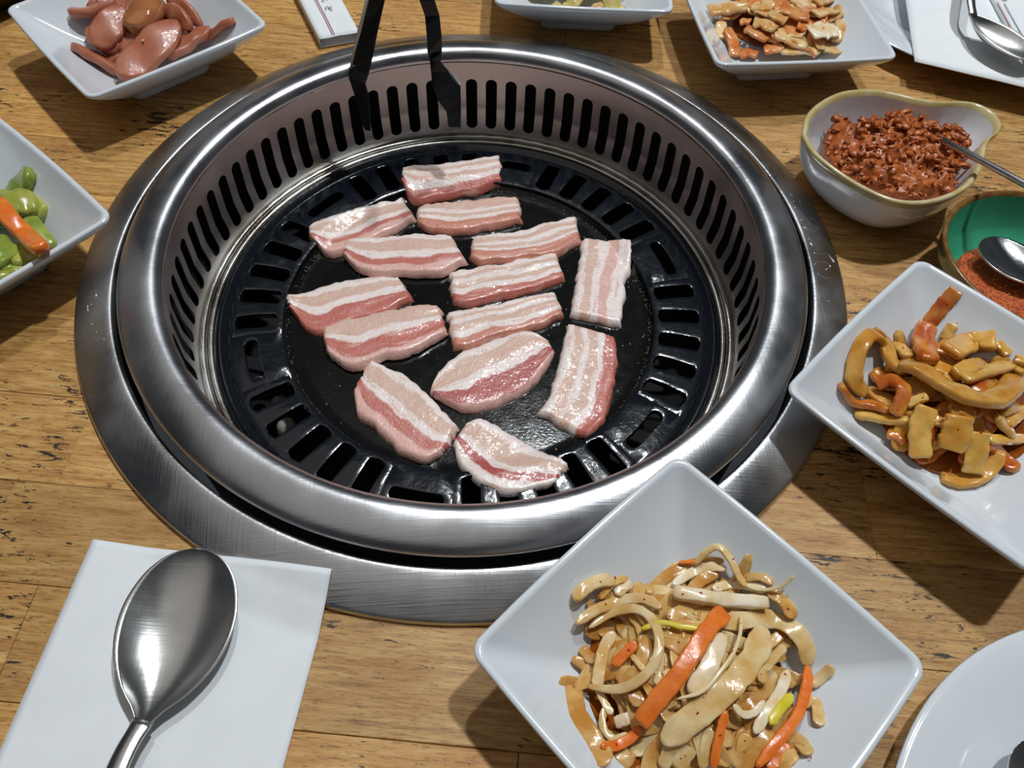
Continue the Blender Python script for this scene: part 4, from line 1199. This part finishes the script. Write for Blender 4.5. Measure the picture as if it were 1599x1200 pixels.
for dx in (0, 3.2):
    part('printed_line', flat_strip([U(488 + dx - 56, -104, zs), U(492 + dx, 0, zs + .05), U(506 + dx, 26, zs + .05), U(520 + dx - .5, 54, zs + .05)], 0.045, 0.03), PINK, sl)
for pts in ([(508, 12), (511, 10.5), (517, 15), (519, 16.5)], [(508, 12), (509, 15)], [(518.5, 10.5), (515, 12.5), (512.5, 14)], [(502, 0), (505, 2.2), (507, 2.4)], [(509, -3), (510, -1), (512, -.5)]):
    part('printed_letter', flat_strip([U(*q, zs + .05) for q in pts], 0.05, 0.035), INK, sl)

TONG = simple('black_tong_metal', (0.011, 0.013, 0.014, 1), 0.42, metal=0.25, bump=0.2, bscale=300, coat=0.1)
TONG_EDGE = simple('grey_tong_edge', (0.3, 0.31, 0.33, 1), 0.45, metal=0.2)  # paler grey on the folded side and tip edge
tongs = thing('tongs', 'black metal tongs resting on the back of the steel rim', 'tongs', tuple(U(620, 100, 0)[:2]) + (2,))
fT = frame(460, 0, 5.33)
def plate(stations, th):
    """stations: (left px, right px, zl, zr) in the tong zoom frame"""
    rings = []
    L_ = [U(*fT(s[0]), s[2]) for s in stations]; R_ = [U(*fT(s[1]), s[3]) for s in stations]
    for i in range(len(stations)):
        j0, j1 = max(i - 1, 0), min(i + 1, len(stations) - 1)
        t = (L_[j1] + R_[j1]) - (L_[j0] + R_[j0]); n = np.cross(R_[i] - L_[i], t); n = n / (np.linalg.norm(n) + 1e-9) * th / 2
        if n[2] < 0: n = -n
        rings.append([L_[i] - n, R_[i] - n, R_[i] + n, L_[i] + n])
    return MB().loft(rings)
part('arm', plate([((690, -420), (830, -420), 9.2, 9.2), ((640, -100), (775, -100), 6.6, 6.6), ((622, 0), (752, 0), 6.0, 6.0), ((560, 260), (690, 270), 4.4, 4.4), ((515, 420), (645, 470), 3.4, 3.4), ((490, 530), (612, 610), 2.6, 2.5), ((520, 560), (582, 690), 2.3, 2.0)], .16), TONG, tongs, smooth=False)
part('arm_flange', plate([((668, -420), (692, -420), 8.2, 9.2), ((606, -100), (642, -100), 5.8, 6.6), ((596, 0), (624, 0), 5.3, 6.0), ((528, 270), (562, 260), 3.9, 4.4), ((490, 440), (517, 420), 2.9, 3.4), ((462, 590), (492, 530), 2.0, 2.6)], .12), TONG_EDGE, tongs, smooth=False)
part('gripping_tip', plate([((464, 560), (520, 545), 2.2, 2.4), ((458, 640), (580, 690), 1.7, 1.9), ((500, 770), (612, 800), .9, 1.0), ((560, 1020), (632, 1040), -.6, -.6), ((592, 1078), (632, 1088), -1.0, -1.0)], .16), TONG, tongs, smooth=False)
part('arm', plate([((1010, -420), (1110, -420), 9.2, 9.2), ((1045, -100), (1140, -100), 6.6, 6.6), ((1040, 0), (1165, 0), 6.0, 6.0), ((1085, 130), (1206, 130), 5.1, 5.1), ((1100, 300), (1224, 300), 4.2, 4.2), ((1108, 440), (1224, 420), 3.3, 3.3), ((1126, 480), (1212, 520), 2.9, 2.9)], .16), TONG, tongs, smooth=False)
part('gripping_tip', plate([((1126, 478), (1190, 490), 2.8, 2.8), ((1136, 600), (1290, 600), 2.0, 2.0), ((1146, 700), (1380, 708), 1.4, 1.4), ((1190, 830), (1384, 830), .7, .7), ((1265, 930), (1384, 940), 0.0, 0.0), ((1282, 1060), (1382, 1060), -.7, -.7), ((1300, 1085), (1362, 1085), -.8, -.8)], .16), TONG, tongs, smooth=False)
part('tip_edge', plate([((1150, 470), (1162, 470), 2.9, 2.9), ((1270, 590), (1288, 588), 2.05, 2.05), ((1366, 700), (1382, 706), 1.45, 1.45)], .18), TONG_EDGE, tongs, smooth=False)

# ------------------------------------------------------------------ sauce bowl with paste
GLAZE = simple('white_glaze', lin(226, 228, 230), 0.12, coat=0.3)
GLAZE_RIM = simple('tan_glazed_rim', lin(190, 170, 112), 0.18, var=lin(208, 194, 150), vscale=120, coat=0.3)
outl = [(17.4, 4.8), (18.0, 6.3), (19.1, 7.5), (20.6, 8.4), (22.3, 8.6), (23.5, 8.3), (24.8, 7.75), (26.0, 7.5), (27.2, 7.5), (28.0, 7.2), (28.5, 6.45), (28.45, 5.5), (28.0, 4.85), (27.4, 4.4), (26.9, 3.7), (26.4, 2.7), (25.8, 1.8), (24.8, 0.75), (23.5, 0.0), (22.0, -0.4), (20.6, -0.2), (19.3, 0.8), (18.2, 2.2), (17.55, 3.5)]
oc = [np.array((a, b_, 0)) for a, b_ in outl]
loop = catmull(oc + oc[:1], 96)[:-1]
bc = np.array((22.1, 4.0, 0))
sb = thing('sauce_bowl', 'white bowl with tan rim and pouring lip, holding red paste', 'bowl', (bc[0], bc[1], 0))
def sring(s, z, inset=0.0):
    out = []
    for p in loop:
        d = p - bc; rr = np.linalg.norm(d); an = math.atan2(d[1], d[0])
        foot = np.array((math.cos(an), math.sin(an), 0)) * 2.0
        q = bc + foot * (1 - s) + (d * (rr - inset) / rr) * s
        out.append((q[0], q[1], z))
    return out
ob_ = MB().loft([sring(0, 0), sring(.04, 0), sring(.2, .25), sring(.55, .85), (sring(.8, 1.7)), sring(.93, 2.55), sring(.985, 3.2)], True, False)
part('bowl_outside', ob_, GLAZE, sb)
part('bowl_inside', MB().loft([sring(.975, 3.36, .3), sring(.93, 2.8, .34), sring(.8, 1.9, .35), sring(.6, 1.2, .3), sring(.3, .75, .2), sring(0, .62)], False, True), GLAZE, sb)
part('rim', MB().loft([sring(.985, 3.2), sring(1.0, 3.42), sring(1.0, 3.54), sring(1.0, 3.6, .08), sring(1.0, 3.6, .18), sring(.99, 3.54, .24), sring(.975, 3.36, .3)], False, False), GLAZE_RIM, sb)
# paste
PASTE = simple('chunky_red_brown_paste', lin(150, 70, 22), 0.4, var=lin(190, 104, 44), vscale=240, bump=0.6, bscale=380, coat=0.1)
fz = frame(1230, 120, 4.285)
po = [(245, 500), (255, 380), (300, 300), (340, 330), (430, 350), (500, 290), (620, 290), (700, 250), (790, 235), (870, 260), (960, 310), (1060, 340), (1130, 350), (1200, 410), (1225, 480), (1225, 570), (1150, 620), (1100, 700), (1110, 770), (1000, 830), (800, 845), (600, 780), (400, 690), (300, 610)]
pw = [U(*fz(q), 2.7 if i in range(3, 14) else 2.4) for i, q in enumerate(po)]
pc = U(*fz((700, 560)), 2.4)
ploop = catmull([np.array((p[0], p[1], 0)) for p in pw] + [np.array((pw[0][0], pw[0][1], 0))], 120)[:-1]
rings = []
for k in range(34):
    f = 1 - k / 33.5; ring_ = []
    for i, p in enumerate(ploop):
        d = np.array((p[0] - pc[0], p[1] - pc[1]))
        x, y = pc[0] + d[0] * f, pc[1] + d[1] * f
        h = 2.1 + 1.2 * (1 - f ** 2.2) ** 0.6
        v = Vector((x * 1.5, y * 1.5, 0.3))
        h += 0.55 * noise.noise(v * 0.9) + 0.38 * abs(noise.noise(v * 2.1)) + 0.2 * abs(noise.noise(v * 4.2)) + 0.1 * noise.noise(v * 9)
        jx = 0.18 * noise.noise(v * 3 + Vector((9, 0, 0))); jy = 0.18 * noise.noise(v * 3 + Vector((0, 9, 0)))
        ring_.append((x + jx * (1 - f ** 4), y + jy * (1 - f ** 4), h if k else 1.9))
    rings.append(ring_)
pm = MB().loft(rings, True, True)
lr = random.Random(17)
def lump(mb, c, r, seed):
    bmx = bmesh.new(); bmesh.ops.create_icosphere(bmx, subdivisions=2, radius=1.0)
    rz_ = Matrix.Rotation(seed * 1.7, 3, 'Z') @ Matrix.Rotation(seed * 0.9, 3, 'X')
    V = []
    for v in bmx.verts:
        q = v.co * (1 + 0.9 * noise.noise(v.co * 1.5 + Vector((seed * 1.37, 0, 0))) + .45 * noise.noise(v.co * 3.5 + Vector((seed * 1.37, 5, 0))))
        q = rz_ @ Vector((q.x * 1.35, q.y * 0.8, q.z * 0.7))
        V.append((c[0] + q.x * r, c[1] + q.y * r, c[2] + q.z * r * 0.8))
    F = [tuple(x.index for x in f.verts) for f in bmx.faces]; bmx.free(); mb.add(V, F)
for i in range(520):
    k = 1 + int(31 * (1 - math.sqrt(lr.random()))); p = rings[k][lr.randrange(len(ploop))]
    lump(pm, (p[0], p[1], p[2] + lr.uniform(-.06, .08)), lr.choice((.08, .1, .13, .16, .2, .26)), i)
for q, rr in (((320, 275), .2), ((350, 262), .12), ((500, 290), .22), ((790, 240), .3), ((1180, 590), .28), ((1150, 520), .3)):
    p = U(*fz(q), 3.0); lump(pm, p, rr, rr * 99)
solo('chili_paste', pm, PASTE, 'chunky red brown soybean chili paste heaped in the tan rimmed bowl', 'paste', kind='stuff')
# spoon handle standing in the paste
hs = thing('sauce_spoon', 'thin steel spoon handle sticking out of the red paste', 'spoon', tuple(U(1490, 230, 3.4)))
part('handle', MB().tube(catmull([U(1462, 212, 3.2), U(1480, 224, 3.7), U(1530, 250, 4.3), U(1600, 288, 4.9), U(1700, 345, 5.6)], 20), [.2] * 4 + [.17] * 17, 10), STEEL_SPOON, hs)

# ------------------------------------------------------------------ green cup with chili powder and spoon
GREEN = simple('teal_green_glaze', lin(64, 160, 124), 0.15, var=lin(56, 146, 112), vscale=40, coat=0.3)
GREEN_OUT = simple('dark_green_glaze', lin(56, 92, 62), 0.2, coat=0.3)
BROWN_RIM = simple('brown_glazed_rim', lin(108, 68, 36), 0.2, var=lin(134, 104, 52), vscale=160, coat=0.3)
gx, gy = 27.15, -3.41
gc = thing('green_cup', 'small teal green bowl with brown rim, holding chili powder', 'bowl', (gx, gy, 0))
def at(mb, x, y, z=0): return MB().add([(a + x, b_ + y, c + z) for a, b_, c in mb.v], mb.f)
part('cup_outside', at(MB().lathe([(0.01, 0), (2.5, 0), (2.8, .1), (3.5, .65), (4.1, 1.4), (4.4, 2.1), (4.54, 2.75)], 72), gx, gy), GREEN_OUT, gc)
part('cup_inside', at(MB().lathe([(4.3, 2.82), (4.14, 2.2), (3.8, 1.45), (3.1, .8), (2.0, .5), (.01, .45)], 72), gx, gy), GREEN, gc)
part('rim', at(MB().lathe([(4.54, 2.75), (4.59, 2.88), (4.57, 2.96), (4.49, 3.0), (4.38, 2.96), (4.3, 2.82)], 72), gx, gy), BROWN_RIM, gc)
POWDER = simple('red_chili_powder', lin(166, 64, 24), 0.75, var=lin(204, 112, 56), vscale=900, bump=0.6, bscale=1200)
pwd = MB(); rings = []
pcx, pcy = gx - 0.55, gy - 0.7
def pow_h(x, y):
    return 1.3 - 0.28 * (x - gx) * 0.3 - 0.22 * (y - gy) + 0.12 * noise.noise(Vector((x * 1.3, y * 1.3, 1))) + 0.05 * noise.noise(Vector((x * 6, y * 6, 2)))
for k in range(20):
    f = 1 - k / 19.6
    rings.append([(gx + 3.3 * f * math.cos(t), gy - .3 + 3.2 * f * math.sin(t), 0) for t in np.linspace(0, 2 * math.pi, 65)[:-1]])
rings = [[(x, y, min(pow_h(x, y), 9) - (.5 if k == 0 else 0)) for x, y, _ in r] for k, r in enumerate(rings)]
pwd.loft(rings, True, True)
fr_ = random.Random(3)
for i in range(2600):
    t, q = fr_.uniform(0, 6.283), 3.2 * math.sqrt(fr_.random())
    x, y = gx + q * math.cos(t), gy - .35 + q * math.sin(t); s = fr_.uniform(.02, .06)
    z = pow_h(x, y); a_ = fr_.uniform(0, 6.28); c_, s_ = math.cos(a_), math.sin(a_)
    pwd.add([(x + u * c_ - v * s_, y + u * s_ + v * c_, z + w_) for u, v, w_ in ((-s, -s * .5, 0), (s, -s * .4, .01), (s * .3, s * .8, .02), (0, 0, s * .9))], [(0, 1, 3), (1, 2, 3), (2, 0, 3)])
solo('chili_powder', pwd, POWDER, 'coarse red chili powder in the teal green bowl', 'chili powder', kind='stuff', smooth=False)
SEEDP = simple('pale_chili_seed', lin(220, 176, 96), 0.5)
sd = MB()
for i in range(70):
    t, q = fr_.uniform(0, 6.283), 3.0 * math.sqrt(fr_.random())
    x, y = gx + q * math.cos(t), gy - .35 + q * math.sin(t); speck(sd, x, y, pow_h(x, y) + .02, fr_.uniform(.04, .08))
solo('chili_seeds', sd, SEEDP, 'pale chili seeds scattered in the red chili powder', 'chili seeds', kind='stuff', smooth=False)
BRIGHT = steel_material('bright_spoon_steel', (0.78, 0.79, 0.8, 1), 0.16, 0.0, 0.1, 0.3)
spoon('powder_spoon', 'small shiny spoon lying on the red chili powder', U(1538, 372, 2.2), U(1650, 452, 2.6), 1.3, [U(1680, 470, 3.0), U(1760, 520, 3.8)], 0.45, BRIGHT, None, (.22, .3))

# ------------------------------------------------------------------ round plates
def round_plate(label, x, y, r, z):
    t = thing('round_plate', label, 'plate', (x, y, 0), 0, 'round white plates')
    pr = [(0.01, .35), (r * .55, .35), (r * .62, .42), (r * .72, .72), (r * .9, z - .1), (r * .97, z), (r * .995, z - .02), (r, z - .08), (r * .985, z - .18), (r * .9, z - .36), (r * .7, .4), (r * .6, .12)]
    part('plate_top', at(MB().lathe(pr, 128), x, y), PORCELAIN, t)
    part('foot_ring', at(MB().lathe([(r * .6, .14), (r * .6, 0.0), (r * .56, 0.0), (r * .55, .3)], 96), x, y), PORCELAIN, t)
round_plate('round white plate at the bottom right corner', 22.45, -30.29, 10.36, 1.25)
round_plate('round white plate at the top right corner under a napkin', 35.6, 23.5, 11.6, 1.5)
spoon('plate_spoon', 'steel spoon tip on the round plate at the bottom right corner', U(1580, 1176, 1.9), U(1740, 1290, 2.2), 1.5, [U(1800, 1340, 2.6), U(1900, 1420, 3.0)], 0.6)
# napkin on the far plate
nq = [U(1408, -60, 1.8), U(1720, -60, 1.8), U(1640, 142, 1.75), U(1430, 93, 1.75)]
solo('paper_napkin', sheet('n', '', nq, 20, 20, lambda x, y: 1.62, 0.05, PAPER, 0.03, 12), PAPER, 'white napkin spread over the round plate at the top right', 'napkin')
spoon('plate_spoon', 'steel spoon on the napkin at the top right corner', U(1618, 92, 2.75), U(1515, 20, 3.0), 1.2, [U(1516, -4, 3.4), U(1522, -40, 3.7), U(1532, -110, 3.6)], 0.72, None, None, (.26, .34))
sl2 = thing('chopstick_sleeve', 'white paper sleeve with red and grey lines at the top right corner', 'paper sleeve', tuple(U(1590, 30, 1.7)))
part('paper_face', sheet('s2', '', [U(1545, -20, 2.1), U(1680, -20, 2.1), U(1760, 120, 2.1), U(1606, 92, 2.1)], 10, 10, lambda x, y: 1.98, 0.25, PAPER, 0.03, 15), PAPER, sl2)
RED = simple('red_print', lin(206, 60, 84), 0.7); GREY = simple('grey_green_print', lin(150, 176, 182), 0.7)
part('printed_line', flat_strip([U(1557.5, 4, 2.05), U(1578, 42, 2.05), U(1598, 76, 2.05)], .07, .03), PINK, sl2)
part('printed_line', flat_strip([U(1568, 5, 2.05), U(1585, 36, 2.05), U(1600, 62, 2.05)], .06, .03), GREY, sl2)
part('printed_mark', flat_strip([U(1565, 0, 2.05), U(1569, -.3, 2.05), U(1573, -.5, 2.05)], .1, .035), RED, sl2)
# dark dish in the far left corner
OLIVE = simple('dark_olive_glaze', lin(58, 54, 36), 0.3, var=lin(44, 40, 28), vscale=60, coat=0.2)
dc = U(-38, -38, 1.5)
dk = thing('dark_dish', 'dark olive dish edge in the far top left corner behind the sausages', 'dish', (dc[0], dc[1], 0))
part('dish_body', at(MB().lathe([(.01, 0), (2.0, 0), (2.2, .2), (3.2, 1.2), (3.7, 1.9), (3.72, 2.0), (3.62, 2.02), (3.0, 1.3), (2.0, .5), (.01, .4)], 64), dc[0], dc[1]), OLIVE, dk)
part('foot_ring', at(MB().lathe([(2.0, .02), (1.95, 0), (1.7, 0), (1.7, .1)], 48), dc[0], dc[1]), OLIVE, dk)
